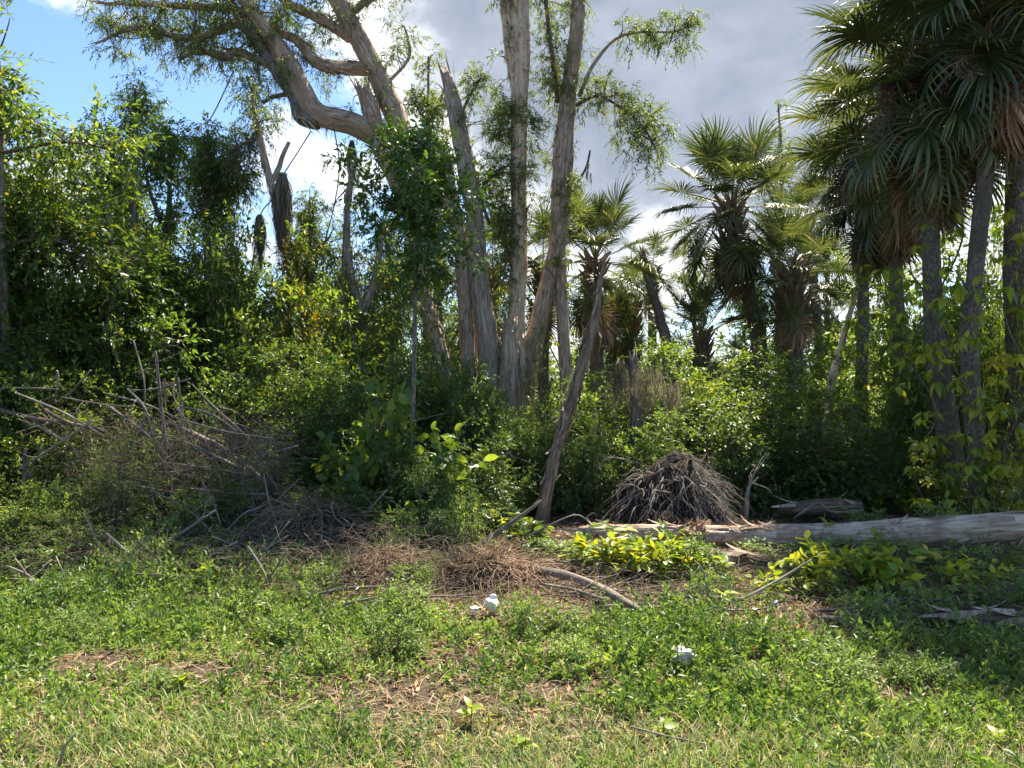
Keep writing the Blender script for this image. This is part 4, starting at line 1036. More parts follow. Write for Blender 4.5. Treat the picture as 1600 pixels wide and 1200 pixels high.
# ------------------------------------------------------------------ dark mound for the hollow's shade, root plate, logs
def mound(name, label, c, rx, ry, h, seed, mat, cat=None, kind=None, strands=0, smat='straw', sl=.4, flop=.4, roots=0, wild=1.0):
    g = RNG(seed)
    base = np.array(c, float)
    if kind == 'structure':
        t = None
    else: t = thing(name, label, cat, base)
    nu, nv = 40, 16
    a = np.linspace(0, 2 * np.pi, nu, endpoint=False)[None]; e = np.linspace(0, np.pi / 2, nv)[:, None]
    x = np.cos(a) * np.cos(e); y = np.sin(a) * np.cos(e); z = np.sin(e) + 0 * a
    bump = 1 + .45 * wild * (fbm(np.cos(a) * 1.5 + seed + e * 1.3, np.sin(a) * 1.5 + e * 2, seed) - .5) + .2 * wild * (fbm(x * 7 + seed, (y + z) * 7, seed + 2) - .5)
    V = np.stack([x * rx * bump, y * ry * bump, z * h * bump - .06], -1).reshape(-1, 3)
    i = np.arange(nv - 1)[:, None] * nu; j = np.arange(nu)[None]; jn = (j + 1) % nu
    T = np.concatenate([np.stack([i + j, i + jn, i + nu + jn], -1).reshape(-1, 3), np.stack([i + j, i + nu + jn, i + nu + j], -1).reshape(-1, 3)])
    V[:, 0] += (wild - 1) * .16 * V[:, 2] * rx / max(rx, .3)
    b = B(); b.add(V, T)
    me = b.mesh('soil_core', M[mat])
    o = link(name if t is None else 'soil', me, t, base if t is None else None, kind=kind)
    if strands:
        k = g.integers(0, len(V), strands)
        p = V[k]; n = unit(p / [rx ** 2, ry ** 2, h ** 2])
        d = unit(n * .4 + rdir(g, strands) * .65 + np.array([0, -.2, flop * -1]))
        L = sl * g.uniform(.3, 1.2, strands)
        st = np.linspace(0, 1, 5)[None, :, None]
        PT = p[:, None] + d[:, None] * L[:, None, None] * st + np.array([0, 0, -1.0]) * (L[:, None, None] * .35 * st ** 2) + g.normal(0, .025, (strands, 5, 3)) * st
        b = B(); multi_tubes(b, PT, np.linspace(1, .4, 5)[None] * g.uniform(.0018, .0045, (strands, 1)), 3)
        link('dry_strands', b.mesh('dry_strands', M[smat]), t, kind='stuff')
    for i in range(roots):
        a_ = g.uniform(0, 6.28); p = np.array([np.cos(a_) * rx * .5, -abs(np.sin(a_)) * ry * .6, h * g.uniform(.55, 1.0)])
        d = unit(np.array([p[0] * 1.4, -.5, .1]) + g.normal(0, .25, 3)); L = g.uniform(.25, .7)
        q = [p, p + d * L * .3, p + d * L * .55 - [0, 0, L * .15], p + d * L * .75 - [0, 0, L * .35], p + d * L - [0, 0, L * .6]]
        b = B(); tube(b, np.array(q) + g.normal(0, .035, (5, 3)), np.array([.012, .009, .007, .004, .002]) * g.uniform(.25, .8) * (1.5 if i % 9 == 0 else 1), 5, 12, .12, seed + i)
        link('root', b.mesh('root', M['root_grey']), t)
    return t or o
mound('hollow_shade_mound', '', gbase(880, 10.9), 1.1, .5, 1.0, 501, 'dark_soil', kind='structure')  # dark mound added at the back of the hollow, stands in for its shade
mound('root_plate', 'upturned root plate with hanging dry roots behind the fallen log', gbase(1048, 8.75), .66, .40, .64, 502, 'dark_soil', 'root plate', strands=2400, smat='root_grey', sl=.34, flop=.85, roots=56, wild=3.4)
mound('root_mound', 'heap of dry grey-brown roots and straw in front of the thicket', gbase(478, 7.5), .66, .42, .46, 503, 'dark_soil', 'brush heap', strands=2200, sl=.42, flop=.45, roots=14)
mound('root_mound', 'dark low heap of soil and straw at the edge of the weeds', gbase(600, 6.35), .44, .30, .26, 504, 'dark_soil', 'brush heap', strands=1400, sl=.25, flop=.4)
mound('root_mound', 'heap of dead grass and twigs behind the white crumpled trash', gbase(765, 6.15), .46, .28, .26, 505, 'dark_soil', 'brush heap', strands=1600, sl=.34, flop=.3)
mound('root_mound', 'tangled dry heap under the leaning branches at far left', gbase(70, 7.5), .6, .4, .40, 506, 'dark_soil', 'brush heap', strands=1200, sl=.4, flop=.3)

def wood(name, label, Y, pts, mat, seed, cat, rough=.06, sides=12, strips=0, relief=0., jag=0., group=None, smin=.1, smax=.3, twigs=0):
    """a log, branch or stick lying about; pts in picture points with widths and depth offsets"""
    q, r = px(pts, Y); org = q[0].copy()
    if cat in ('branch', 'stick'): r = r * .72
    if cat == 'log': r = r * .9
    g = RNG(seed)
    L = np.linalg.norm(np.diff(q, axis=0), axis=1).sum()
    b = B(); cq, cr, ct = tube(b, q, r, sides, max(8, int(L / (.04 if relief else .06))), rough, seed, jag=jag, relief=relief)
    for _ in range(twigs):
        i = g.integers(len(cq) // 4, len(cq) - 1); d = unit(ct[i] * .7 + rdir(g, 1)[0] * .8); l = g.uniform(.12, .4)
        tube(b, [cq[i], cq[i] + d * l * .5 + g.normal(0, .02, 3), cq[i] + d * l + [0, 0, -.04]], [cr[i] * .4, cr[i] * .28, .002], 4, 6, 0, seed)
    if not strips:
        o = link(name, b.mesh(name, M[mat], origin=org), None, org); return tag(o, label, cat, group)
    t = thing(name, label, cat, org, group)
    tr_o = link('trunk' if cat == 'log' else 'stem', b.mesh('trunk', M[mat], origin=org), t)
    bs = B(); bark_strips(bs, cq, cr, ct, strips, g, smin, smax, .02, .06)
    link('peeling_bark', bs.mesh('peeling_bark', M['paperbark'], origin=org), tr_o, kind='stuff')
    return t
wood('fallen_log', 'long pale fallen paperbark log lying across the right half', 7.05,
     [(905, 832, 18, 1.0), (960, 832, 25, .85), (1020, 834, 29, .7), (1100, 838, 34, .5), (1200, 838, 40, .3), (1300, 836, 42, .1), (1400, 833, 44, -.1), (1500, 829, 47, -.3), (1600, 822, 50, -.5), (1720, 812, 52, -.7)], 'log_bark', 601, 'log', .02, 44, 170, relief=.26)
def bark_bundle(t_name, label, u, v, Y, n, seed, rad):
    g = RNG(seed); c = P(u, v, Y); b = B()
    zz = np.linspace(0, 1, 12); q = c + np.stack([(zz - .5) * .28, 0 * zz, 0 * zz], -1)
    bark_strips(b, q, np.full(12, rad), np.tile([1.0, 0, 0], (12, 1)), n // 3, g, .05, .13, .02, .05)
    th = g.uniform(0, 6.28, n); p = c + np.stack([g.normal(0, .10, n), np.cos(th) * rad, np.sin(th) * rad], -1)
    leaves(b, p, np.stack([g.normal(0, 1., n), np.cos(th), np.sin(th) * .6], -1), np.stack([0 * th, np.cos(th), np.sin(th)], -1) + rdir(g, n) * .5, g.uniform(.03, .10, n), g.uniform(.02, .05, n), OVA)
    o = link(t_name, b.mesh(t_name, M['torn'], smooth=False, origin=c), None, c); tag(o, label, 'bark'); o['kind'] = 'thing'
bark_bundle('bark_tangle', 'clump of torn brown bark wrapped round the fallen log', 1085, 838, 7.58, 160, 611, .11)
wood('fallen_log', 'small mossy rotten log lying low at the right edge', 5.05, [(1455, 966, 18, .1), (1490, 964, 25), (1540, 964, 27), (1600, 966, 28), (1680, 968, 26)], 'rotten', 602, 'log', .06, 26, 40, relief=.4)
wood('rotten_stump', 'dark rotten piece of trunk under the log', 6.45, [(1085, 872, 14, .25), (1120, 876, 32, .2), (1160, 880, 40, .1), (1200, 888, 34), (1222, 896, 16)], 'rotten', 603, 'stump', .1, 26, 60, relief=.5)
wood('fallen_log', 'grey half-buried log behind the long fallen log', 9.1, [(1215, 797, 10, .2), (1250, 795, 26), (1300, 793, 30), (1345, 793, 22)], 'rotten', 604, 'log', .15, 14, 16)
wood('fallen_log', 'thin pale log sunk in the litter left of the small mossy log', 5.08, [(1285, 966, 9), (1330, 970, 12), (1380, 972, 13), (1420, 976, 10)], 'dead_wood', 605, 'log', .1, 10, 8)

# named branches (picture points, width)
for i, (lab, Y, pts, mat, tw) in enumerate([
    ('long bowed grey branch arching down into the weeds right of the white trash', 5.75, [(800, 884, 8, .5), (835, 888, 16, .4), (887, 900, 20, .2), (940, 920, 20, -.1), (975, 940, 18, -.35), (1008, 957, 12, -.55)], 'dead_wood', 2),
    ('thin branch lying below the bowed grey branch', 5.65, [(850, 913, 5, .2), (900, 922, 7), (957, 941, 6, -.2), (1000, 952, 3, -.3)], 'dead_wood', 3),
    ('broken stick jutting up right before the shady hollow', 7.2, [(735, 862, 9), (780, 830, 9), (820, 802, 8), (846, 782, 6)], 'dead_wood', 2),
    ('thin forked stick pointing right from the dead grass heap', 7.0, [(820, 840, 4), (870, 815, 4), (905, 805, 3), (930, 828, 2)], 'dead_wood', 2),
    ('long pale stick slanting up right before the rotten stump', 5.3, [(1070, 960, 9), (1120, 950, 8), (1180, 926, 7, .1), (1230, 898, 6, .2), (1268, 874, 4, .3)], 'dead_wood', 1),
    ('straight grey stick lying level under the slanting pale stick', 5.6, [(1040, 932, 7), (1110, 933, 8), (1165, 938, 7), (1215, 945, 4)], 'dead_wood', 2),
    ('pale curved stick poking up beside the long slanting stick', 5.32, [(1108, 958, 6), (1105, 920, 6), (1098, 890, 4), (1085, 876, 3)], 'dead_wood', 1),
    ('sinuous pale branch lying on the bank behind the log', 8.9, [(1240, 810, 5), (1262, 795, 7), (1280, 785, 6), (1300, 800, 4), (1350, 798, 5)], 'dead_wood', 1),
    ('dark stick rising through the hollow beside the thin leaning trunk', 9.4, [(715, 738, 7), (760, 722, 7), (800, 706, 6)], 'dead_wood', 2),
    ('pale root reaching left from the root plate', 9.2, [(1000, 725, 5), (975, 718, 5), (950, 716, 4), (930, 735, 3)], 'dead_wood', 3),
    ('long straight pale branch lying across the brush heap', 7.7, [(168, 739, 6), (230, 754, 8), (300, 765, 9), (360, 771, 9), (415, 773, 7)], 'dead_wood', 3),
    ('curved brown branch entering from the left edge', 7.6, [(-30, 632, 10), (0, 641, 10), (70, 657, 10), (115, 663, 9), (160, 672, 8)], 'brown_bark', 4),
    ('second brown branch crossing below the one from the left edge', 7.5, [(70, 640, 9), (105, 660, 9), (150, 670, 8), (160, 674, 5)], 'brown_bark', 2),
    ('thick pale dead limb in the middle of the brush heap', 8.2, [(275, 666, 9), (310, 682, 12), (350, 703, 14), (395, 738, 14), (420, 760, 11)], 'dead_wood', 3),
    ('pale dead limb just below the thick one', 8.0, [(282, 690, 7), (315, 703, 9), (350, 720, 10), (370, 730, 7)], 'dead_wood', 2),
    ('upright dead stem hung with grey moss in the brush heap', 8.3, [(260, 800, 9), (258, 700, 9), (250, 620, 8), (243, 548, 5)], 'dead_wood', 4),
    ('second upright dead stem right of the mossy stem', 8.3, [(292, 770, 8), (288, 690, 7), (284, 640, 6), (278, 590, 4)], 'dead_wood', 3),
    ('long thin stick slanting down right above the thick dead limb', 8.4, [(300, 600, 3), (330, 632, 5), (370, 668, 6), (415, 712, 5)], 'dead_wood', 2),
    ('stick crossing the weeds edge, slanting down right', 6.3, [(165, 833, 6), (205, 868, 8), (252, 905, 8)], 'dead_wood', 0),
    ('stick crossing the weeds edge, slanting up right', 6.15, [(178, 910, 6), (215, 893, 8), (252, 877, 6)], 'dead_wood', 0),
    ('long stick slanting up right from the crossed sticks', 6.8, [(222, 880, 7), (265, 846, 8), (300, 822, 7), (336, 798, 5)], 'dead_wood', 2),
    ('thin stick propped against the dry root heap', 6.4, [(285, 896, 4), (330, 868, 6), (372, 846, 5)], 'dead_wood', 1),
    ('dark dead stem at the far left edge of the brush', 7.3, [(35, 860, 12), (34, 800, 13), (38, 750, 10), (40, 700, 7)], 'brown_bark', 4),
    ('dark branch slanting through the far left brush', 7.6, [(50, 655, 7), (85, 680, 8), (110, 702, 6), (140, 725, 4)], 'brown_bark', 3),
    ('thin stick lying in the near lawn right of centre', 3.42, [(985, 1135, 4, .1), (1040, 1150, 5), (1090, 1160, 5), (1150, 1172, 3)], 'dead_wood', 1),
    ('short stick stuck in the lawn at lower left', 3.17, [(92, 1200, 7), (100, 1170, 6), (118, 1145, 4)], 'dead_wood', 0),
    ('reddish dead branch in front of the dark shrubs', 7.6, [(545, 850, 7), (575, 800, 6), (605, 765, 4)], 'dead_wood', 3),
    ('long thin twig crossing the dark bush behind the splintered hollow', 9.9, [(500, 705, 3), (560, 690, 3), (640, 660, 2), (720, 640, 2)], 'dead_wood', 0),
    ('thin twig arching over the left end of the log', 6.9, [(930, 812, 2), (985, 835, 3), (1020, 862, 3), (1040, 905, 2)], 'dead_wood', 0),
    ('bare forked dead branch standing right of the root plate', 8.8, [(1165, 810, 12), (1168, 770, 9), (1176, 745, 5), (1184, 730, 3)], 'dead_wood', 6),
]):
    wood('dead_branch', lab, Y, pts, mat, 620 + i, 'branch', .06, 8, twigs=tw)

# loose sticks of the heap that nobody could name one by one
g = RNG(700)
for i in range(74):
    u, v = g.uniform(10, 440), g.uniform(600, 905); Y = min(g.uniform(7.0, 8.4), .92 * CAM_H * FPX / (v - 590))
    a = g.choice([g.normal(.35, .25), g.normal(1.2, .3), g.normal(2.6, .3)]); L = g.uniform(50, 160)
    du, dv = math.cos(a) * L / 2, math.sin(a) * L / 2
    w_ = g.uniform(2, 5)
    wood('dead_stick', 'thin grey dead stick tangled in the brush heap at left', Y, [(u - du, v - dv, w_, g.uniform(-.2, .2)), (u + g.normal(0, 6), v + g.normal(0, 6), w_), (u + du, v + dv, w_ * .5, g.uniform(-.2, .2))], 'dead_wood', 720 + i, 'stick', .05, 6, group='loose sticks of the brush heap', twigs=2)
for i in range(40):
    u, v = g.uniform(480, 1480), g.uniform(880, 965)
    p = gp(u, v); a = g.uniform(-.6, .6); L = g.uniform(.3, .9)
    w_ = g.uniform(.005, .014)
    b = B(); d = np.array([math.cos(a), math.sin(a) * .6, g.uniform(-.02, .25)])
    tube(b, [-d * L / 2, g.normal(0, .02, 3), d * L / 2], [w_, w_, w_ * .4], 6, 8, .06, 800 + i)
    o = link('dead_stick', b.mesh('stick', M['dead_wood']), None, p + [0, 0, .05]); tag(o, 'thin dead stick on the litter at the edge of the weeds', 'stick', 'sticks on the litter')

# fine dead twigs filling the brush heap
def twig_tangle(name, label, n, lo, hi, seed, mat, L=(.15, .7), rad=(.0015, .0042), flatten=1.0, cat='twigs'):
    g = RNG(seed)
    p = g.uniform(0, 1, (n, 3)) * (np.array(hi) - lo) + lo
    d = rdir(g, n) * [1, .6, flatten]; d = unit(d); l = g.uniform(*L, n)
    st = np.linspace(0, 1, 4)[None, :, None]
    PT = p[:, None] + d[:, None] * l[:, None, None] * (st - .5) + g.normal(0, .02, (n, 4, 3)) + np.array([0, 0, -.12]) * l[:, None, None] * (st - .5) ** 2 * 4
    PT[..., 2] = np.maximum(PT[..., 2], .01)
    b = B(); multi_tubes(b, PT, np.linspace(1, .45, 4)[None] * g.uniform(*rad, (n, 1)), 3)
    o = link(name, b.mesh(name, M[mat]), kind='stuff'); tag(o, label, cat)
twig_tangle('brush_twigs', 'fine dead twigs tangled through the brush heap', 1700, (-4.6, 7.3, 0.05), (-2.3, 8.6, 1.25), 901, 'dead_twig')
twig_tangle('brush_twigs', 'dead twigs and straw between heap and weeds', 2600, (-4.8, 6.0, 0.0), (-.4, 7.7, .30), 902, 'dead_twig', (.1, .5), (.0012, .004), .35)
twig_tangle('brush_twigs', 'dead twigs and straw strewn below the fallen log', 3200, (-2.2, 5.5, 0.0), (4.2, 7.0, .16), 903, 'dead_twig', (.08, .4), (.0012, .0035), .25)

# ------------------------------------------------------------------ hanging moss
def moss(label, u, v0, v1, Y, wpx, seed, n=260, w=.0026, tear=False):
    g = RNG(seed); top = P(u, v0, Y); L = (v1 - v0) / FPX * Y; sp = wpx / FPX * Y / 2
    b = B()
    m_ = max(6, int(wpx / 2.2)); zz = g.uniform(0, .5, m_) ** 1.4
    O = np.stack([np.clip(g.normal(0, .5, m_), -1, 1) * sp, g.normal(0, .4, m_) * sp, -zz * L], -1)
    Lm = L * (1 - zz) * g.uniform(.25, 1, m_) ** 1.2
    if tear: O = O * [.12, .12, .8]; Lm = L - np.abs(O[:, 2])
    moss_strands(b, O, Lm, g, max(4, int(n * .8 / m_)), sp if tear else min(sp * .4, .05), w, curl=.07 if tear else .12)
    moss_strands(b, O - np.stack([0 * Lm, 0 * Lm, Lm * .4], -1), Lm * .3, g, max(3, int(n * .5 / m_)), min(sp * .55, .07), w * .8, curl=.3, taper=False)
    o = link('hanging_moss', b.mesh('hanging_moss', M['moss'], smooth=False), None, top)
    o['kind'] = 'thing'
    tag(o, label, 'moss')
moss('thick teardrop of grey moss hanging beside the slender forked stem', 441, 270, 400, 11.2, 30, 951, 1000, .004, True)
moss('ragged grey moss hanging left of the thick teardrop', 406, 335, 425, 11.2, 22, 952, 320, .0035, True)
moss('dark moss beard hanging from the joint of the big limb', 550, 215, 300, 12.8, 16, 953, 300, .0035, True)
moss('tuft of moss hanging on the upright dead stem of the brush heap', 254, 590, 650, 8.2, 14, 954, 90)
moss('column of grey moss on the left of the moss-hung stump', 968, 562, 668, 10.1, 34, 955, 380)
moss('broad curtain of pale moss right of the grey moss column', 1012, 570, 672, 10.0, 84, 956, 520)
moss('shaggy moss at the right side of the moss curtain', 1050, 596, 668, 10.1, 44, 957, 240)
moss('moss strand hanging from the limb tip at upper left', 402, 95, 130, 12.9, 12, 958, 90)
moss('thin moss beard on the pale snag side branch', 762, 300, 350, 12.7, 10, 959, 90)
moss('moss hanging under the small branch of the forked paperbark', 920, 255, 300, 12.9, 10, 960, 80)
paper_tree('paperbark_stump', 'broken stump draped in grey moss on the green mound', 10.4, [(1000, 760, 26), (996, 660, 24), (992, 600, 20), (990, 566, 12)], 961, mat='grey_bark', strips=10, jag=.1, cat='stump')

# hanging thin vines
for i, (lab, Y, pts) in enumerate([
    ('thin vine slanting from the big limb down to the moss teardrop', 11.4, [(486, 205, 2), (465, 238, 2), (443, 272, 2)]),
    ('thin vine hanging on from the moss teardrop to the ragged moss', 11.25, [(443, 272, 2), (424, 312, 2), (407, 336, 2), (396, 400, 1.5), (388, 470, 1.5)]),
    ('thin bare vine hanging from the big limb down into the thicket', 12.0, [(520, 190, 2), (530, 260, 2), (520, 330, 2), (500, 400, 2), (470, 480, 2)]),
    ('thin vine hanging left of the big limb', 11.6, [(365, 110, 2), (340, 165, 2), (320, 200, 1.5)]),
    ('slack vine stretched over the shrubs to the sapling', 9.2, [(540, 330, 2), (535, 450, 2.5), (560, 560, 2.5), (570, 600, 2)]),
]):
    wood('hanging_vine', lab, Y, pts, 'brown_bark', 980 + i, 'vine', 0, 5)

# ------------------------------------------------------------------ weeds, grass and litter on the ground
BARE = [(1250, 968, .55, .28), (620, 1095, .35, .25), (300, 1055, .30, .2), (1410, 1080, .28, .18), (1180, 1060, .22, .14), (740, 1120, .3, .15), (140, 1040, .25, .2), (900, 1150, .7, .18), (870, 1075, .2, .12), (1182, 985, .26, .16), (762, 972, .22, .13), (1066, 1058, .12, .08), (1500, 985, .45, .10), (1350, 985, .4, .1)]
def weed_density(x, y):
    d = fbm(x * .9 + 3, y * .9, 21) * 1.2 + fbm(x * 3, y * 3, 22) * .5 - .29
    for (u, v, rx, ry) in BARE:
        c = gp(u, v); d = d - .85 * np.exp(-(((x - c[0]) / rx) ** 2 + ((y - c[1]) / ry) ** 2))
    edge = 6.12 + .15 * np.clip(-x - .5, 0, 1) + .3 * np.sin(x * 1.3) - .35 * np.clip(x, 0, 4) * .3 - 1.0 * np.exp(-((x - .5) / 1.0) ** 2)
    d = d * np.clip((edge - y) / .5, 0, 1)
    d = d * np.clip((y - 3.15 + .9 * (fbm(x * 1.3, y * 0 + 1, 31) - .5)) / .5, .22, 1)
    return np.clip(d, 0, 1)

def weeds():
    g = RNG(1001)
    def kind(name, label, N, seed, cut, hmin, hmax, leafk, lL, lW, mat, tpl=DIA, lean=.4, op=1.2):
        y = g.uniform(2.9, 6.9, N); x = g.uniform(-1, 1, N) * (y * .72 + .5)
        patch = np.clip((fbm(x * .8 + seed, y * 1.1 - seed, seed) - cut) * 5, 0, 1)
        keep = g.uniform(0, 1, N) < weed_density(x, y) * patch; x, y = x[keep], y[keep]
        n = len(x); z = gz(x, y)
        lush = fbm(x * 1.4, y * 1.4, seed + 5)
        tall = (hmin + (hmax - hmin) * np.clip((lush - .3) * 2.2, 0, 1) * (.6 + .4 * np.clip((y - 4.2) / 1.6, 0, 1))) * g.uniform(.5, 1.35, n)
        base = np.stack([x, y, z - .01], -1)
        D = unit(np.stack([g.normal(0, lean, n), g.normal(0, lean, n), np.ones(n)], -1))
        bl, bt = B(), B()
        sprays(bl, bt, base, D, tall * 1.2, leafk, lL, lW, g, tpl, .1, open_=op, hang=-.05, twig=.0013, flat=.25)
        o = link(name, bl.mesh(name, M[mat], smooth=False), kind='stuff'); tag(o, label, 'weeds')
        o = link('weed_stalks', bt.mesh('weed_stalks', M['vstalk'], smooth=False), kind='stuff'); tag(o, 'thin green stalks of the ' + label.split(' cov')[0].split(' in')[0], 'weeds')
    kind('weeds', 'low small-leaved green weeds covering the ground before the thicket', 40000, 21, .26, .03, .10, 8, .032, .020, 'weed')
    kind('weeds', 'taller lance-leaved weeds in loose patches before the thicket', 17000, 47, .42, .08, .34, 12, .055, .020, 'weed2')
    kind('weeds', 'pale round-leaved weeds in bright mats among the others', 24000, 63, .40, .03, .09, 7, .030, .026, 'weed3', lean=.7)
k_ = NT('weed_stalk'); M['vstalk'] = k_.done(k_.bsdf((.10, .13, .045), .7, .2))
weeds()

def grass():
    g = RNG(1101); N = 85000
    y = 2.7 + (g.uniform(0, 1, N) ** 1.25) * 3.4; x = g.uniform(-1, 1, N) * (y * .72 + .4)
    f = fbm(x * 1.6, y * 1.6, 51)
    near = np.clip((4.0 + .5 * (fbm(x * 1.1, y * 0 + 4, 33) - .5) - y) / .6, 0.14, 1)
    keep = g.uniform(0, 1, N) < np.clip(near * (.25 + 1.1 * f), 0, 1)
    x, y = x[keep], y[keep]; n = len(x); z = gz(x, y)
    base = np.stack([x, y, z - .005], -1)
    h = g.uniform(.04, .13, n) * (.5 + 1.0 * fbm(x * 2.3, y * 2.3, 52))
    a = g.uniform(0, 6.28, n); lean = g.uniform(.2, 1.6, n)
    d = np.stack([np.cos(a) * lean, np.sin(a) * lean, np.ones(n)], -1)
    nrm = np.stack([-np.cos(a), -np.sin(a), lean], -1)
    b = B(); leaves(b, base, d, nrm, h, g.uniform(.003, .006, n), LAN)
    o = link('grass', b.mesh('grass', M['grass'], smooth=False), kind='stuff'); tag(o, 'short patchy grass with dry blades along the near edge', 'grass')
    N = 17000
    y = 2.8 + g.uniform(0, 1, N) * 3.9; x = g.uniform(-1, 1, N) * (y * .72 + .4)
    z = gz(x, y); a = g.uniform(0, 6.28, N)
    d = np.stack([np.cos(a), np.sin(a), g.uniform(-.02, .35, N)], -1)
    b = B(); leaves(b, np.stack([x, y, z + .004], -1), d, np.array([0, 0, 1.0]) + g.normal(0, .3, (N, 3)), g.uniform(.05, .22, N), g.uniform(.0025, .005, N), LAN)
    o = link('dry_straw', b.mesh('dry_straw', M['straw'], smooth=False), kind='stuff'); tag(o, 'dry straw lying between grass and weeds', 'straw')
grass()

def litter():
    g = RNG(1201); N = 34000
    y = 3.0 + g.uniform(0, 1, N) ** .8 * 8.5; x = g.uniform(-1, 1, N) * (y * .75 + .3)
    keep = g.uniform(0, 1, N) < np.where(y > 5.6, 1.0, .7); x, y = x[keep], y[keep]; n = len(x)
    a = g.uniform(0, 6.28, n)
    d = np.stack([np.cos(a), np.sin(a), g.normal(0, .2, n)], -1)
    b = B(); leaves(b, np.stack([x, y, gz(x, y) + .008], -1), d, np.array([0, 0, 1.0]) + g.normal(0, .45, (n, 3)), g.uniform(.03, .09, n), g.uniform(.012, .032, n), DIA)
    o = link('leaf_litter', b.mesh('leaf_litter', M['litter'], smooth=False), kind='stuff'); tag(o, 'brown fallen leaves under the trees and the log', 'litter')
litter()

g = RNG(1250)
for i in range(50):
    v = g.uniform(925, 1090); u = g.uniform(-20, 1620)
    if i >= 30: v = g.uniform(872, 930); u = g.uniform(-20, 690)
    if 700 < u < 1000 and v < 985: continue
    p = gp(u, v); f, st_, h, rx = SH['herb'][i % 2]
    t = thing('weed_clump', 'clump of taller leafy weeds standing out of the low weeds', 'weeds', p - [0, 0, .03], 'taller weed clumps in the clearing')
    k = g.uniform(.35, .62); t.scale = (k * g.uniform(.7, 1.2), k, k * g.uniform(.7, 1.1)); t.rotation_euler = (0, 0, g.uniform(0, 6))
    link('foliage', f, t, kind='stuff'); link('stems', st_, t, kind='stuff')
# single broad weeds that stand out in the lawn
def rosette(label, u, v, seed, n=9, size=.09, mat='bright', h=.10, name='broadleaf_weed'):
    g = RNG(seed); base = gp(u, v); t = thing(name, label, 'weed', base)
    b = B(); tube(b, [[0, 0, -.02], [g.normal(0, .01), g.normal(0, .01), h]], [.004, .003], 5, 4)
    link('stalk', b.mesh('stalk', M['vstalk']), t)
    for i in range(n):
        a = i * 2.399 + g.uniform(0, .4); o = link('leaf', VLB[mat], t, (0, 0, h * g.uniform(.3, 1.05)))
        s = size * g.uniform(.7, 1.2); o.scale = (s, s, s); o.rotation_euler = (math.radians(g.uniform(0, 50)), g.normal(0, .25), a)
VLB = {'bright': big_leaf(3, 'bright'), 'yellow': big_leaf(4, 'yellow'), 'broad': big_leaf(5, 'broad'), 'rust': big_leaf(6, 'rust')}
for i, (lab, u, v, n, s, mt, h) in enumerate([
    ('yellow-green broad weed in the sunlit patch at lower left', 285, 1085, 12, .075, 'bright', .09),
    ('yellow broad-leaved weed low in the near lawn right of centre', 1035, 1142, 8, .085, 'bright', .07),
    ('little yellow-flowered weed in the near lawn at centre', 764, 1140, 6, .04, 'yellow', .09),
    ('green weed clump left of the little yellow weed', 735, 1130, 10, .07, 'bright', .10),
    ('green broad weed in the near lawn at centre', 818, 1170, 9, .07, 'bright', .07),
    ('upright weed with a tall leaf beside the white trash', 660, 950, 5, .10, 'bright', .14),
    ('bright broad weed at the left top of the sunlit weeds', 315, 925, 8, .12, 'bright', .16),
    ('second bright broad weed right of the one by the crossed sticks', 345, 920, 7, .11, 'bright', .14),
    ('broad pale weed below the brush heap at left', 180, 945, 7, .10, 'broad', .10),
    ('bright weed beside the red bottle cap', 1130, 960, 8, .10, 'bright', .14),
    ('bright weed at the right edge by the small mossy log', 1590, 955, 6, .10, 'bright', .10),
    ('tall bright weed beside the slanting pale stick', 1130, 925, 8, .11, 'bright', .22),
    ('yellow weed sitting against the long fallen log', 1290, 872, 6, .10, 'bright', .42),
    ('bright weed at the bottom right of the lawn', 1560, 1170, 7, .06, 'bright', .07),
    ('orange dried leaves hanging in the far left brush', 98, 800, 7, .07, 'rust', .55),
    ('rusty dry leaf cluster below the brush heap', 30, 850, 6, .07, 'rust', .25),
    ('rust-red fallen leaf cluster right of the red bottle cap', 1245, 990, 8, .06, 'rust', .03),
    ('little orange dry leaf in the sunlit weeds', 395, 975, 3, .07, 'rust', .12),
]):
    rosette(lab, u, v, 1300 + i, n, s, mt, h)

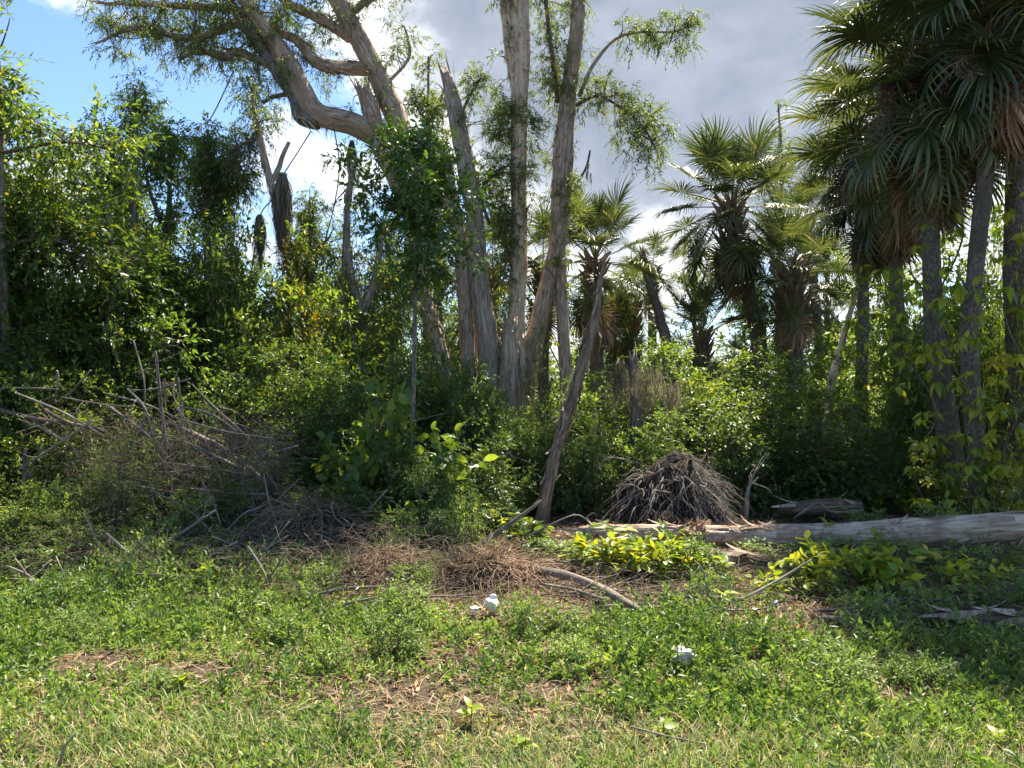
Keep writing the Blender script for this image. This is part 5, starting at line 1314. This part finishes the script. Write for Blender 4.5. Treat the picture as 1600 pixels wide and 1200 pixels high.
# ------------------------------------------------------------------ trash in the weeds
def crumpled(name, label, u, v, wpx, hpx, seed, col, cat='trash', lift=.03, rough=.5, spec=.4, flat=1.0, rot=0.):
    g = RNG(seed); p = gp(u, v)
    w = wpx / FPX * p[1] / 2; h = hpx / FPX * p[1] / 2
    nu, nv = 40, 24
    a = np.linspace(0, 2 * np.pi, nu, endpoint=False)[None]; e = np.linspace(-np.pi / 2, np.pi / 2, nv)[:, None]
    d = np.stack([np.cos(a) * np.cos(e), np.sin(a) * np.cos(e), np.sin(e) + 0 * a], -1)
    f = np.ones(d.shape[:2])
    for k in range(18):
        n_ = rdir(g, 1)[0]; f += .22 * np.abs(np.sin((d @ n_) * g.uniform(1.0, 4.2) + g.uniform(0, 6))) - .135
    f += g.normal(0, .015, f.shape)
    f *= .8
    V = d * f[..., None] * np.array([w, w * .7, h])
    i = np.arange(nv - 1)[:, None] * nu; j = np.arange(nu)[None]; jn = (j + 1) % nu
    T = np.concatenate([np.stack([i + j, i + jn, i + nu + jn], -1).reshape(-1, 3), np.stack([i + j, i + nu + jn, i + nu + j], -1).reshape(-1, 3)])
    b = B(); b.add(V.reshape(-1, 3), T)
    k = NT(name + '_plastic'); 
    m_ = k.done(k.bsdf(k.mix(k.noise(k.node('ShaderNodeNewGeometry').outputs['Position'], 60, 3), col, tuple(c * .7 for c in col)), rough, spec))
    o = link(name, b.mesh(name, m_, smooth=False), None, p + [0, 0, h * .8 + lift]); o.rotation_euler = (0, rot, g.uniform(0, 3))
    return tag(o, label, cat)
crumpled('crumpled_bag', 'white crumpled plastic bag lying at the edge of the weeds', 768, 966, 26, 28, 1401, (.78, .77, .74))
crumpled('crumpled_paper', 'small white crumpled paper left of the plastic bag', 743, 967, 20, 10, 1402, (.80, .76, .72))
crumpled('crumpled_bag', 'grey-white crumpled bag among the weeds right of centre', 1066, 1052, 34, 24, 1403, (.55, .53, .50), lift=.06)
crumpled('crumpled_paper', 'pale flattened carton by the red bottle cap', 1174, 995, 26, 12, 1404, (.72, .72, .68), rot=.3)
crumpled('plastic_scrap', 'lilac plastic scrap behind the red bottle cap', 1179, 971, 13, 9, 1405, (.60, .52, .66))
crumpled('plastic_scrap', 'blue plastic scrap beside the rotten stump', 1211, 960, 14, 9, 1406, (.22, .30, .46))
crumpled('plastic_scrap', 'tiny grey scrap in the shaded weeds at centre', 838, 1004, 12, 8, 1407, (.45, .45, .50), lift=.07)
def cap():
    p = gp(1184, 983); r = 8.5 / FPX * p[1]
    b = B(); n = 28
    a = np.linspace(0, 2 * np.pi, n, endpoint=False); rr = r * (1 + .03 * (np.arange(n) % 2))
    prof = [(1, 0), (1, .55), (.93, .72), (.5, .78)]
    V = [np.stack([np.cos(a) * rr * s, np.sin(a) * rr * s, np.full(n, r * z)], -1) for s, z in prof]
    V = np.concatenate(V + [np.array([[0, 0, r * .78]])])
    T = []
    for k in range(3):
        for j in range(n):
            jn = (j + 1) % n; T += [[k * n + j, k * n + jn, (k + 1) * n + jn], [k * n + j, (k + 1) * n + jn, (k + 1) * n + j]]
    for j in range(n): T.append([3 * n + j, 3 * n + (j + 1) % n, 4 * n])
    b.add(V, T); k = NT('red_plastic'); m_ = k.done(k.bsdf((.42, .035, .05), .4, .5))
    o = link('bottle_cap', b.mesh('bottle_cap', m_, smooth=False), None, p + [0, 0, .05]); o.rotation_euler = (-.5, .2, 0)
    tag(o, 'red plastic cap on the litter before the slanting stick', 'cap')
cap()
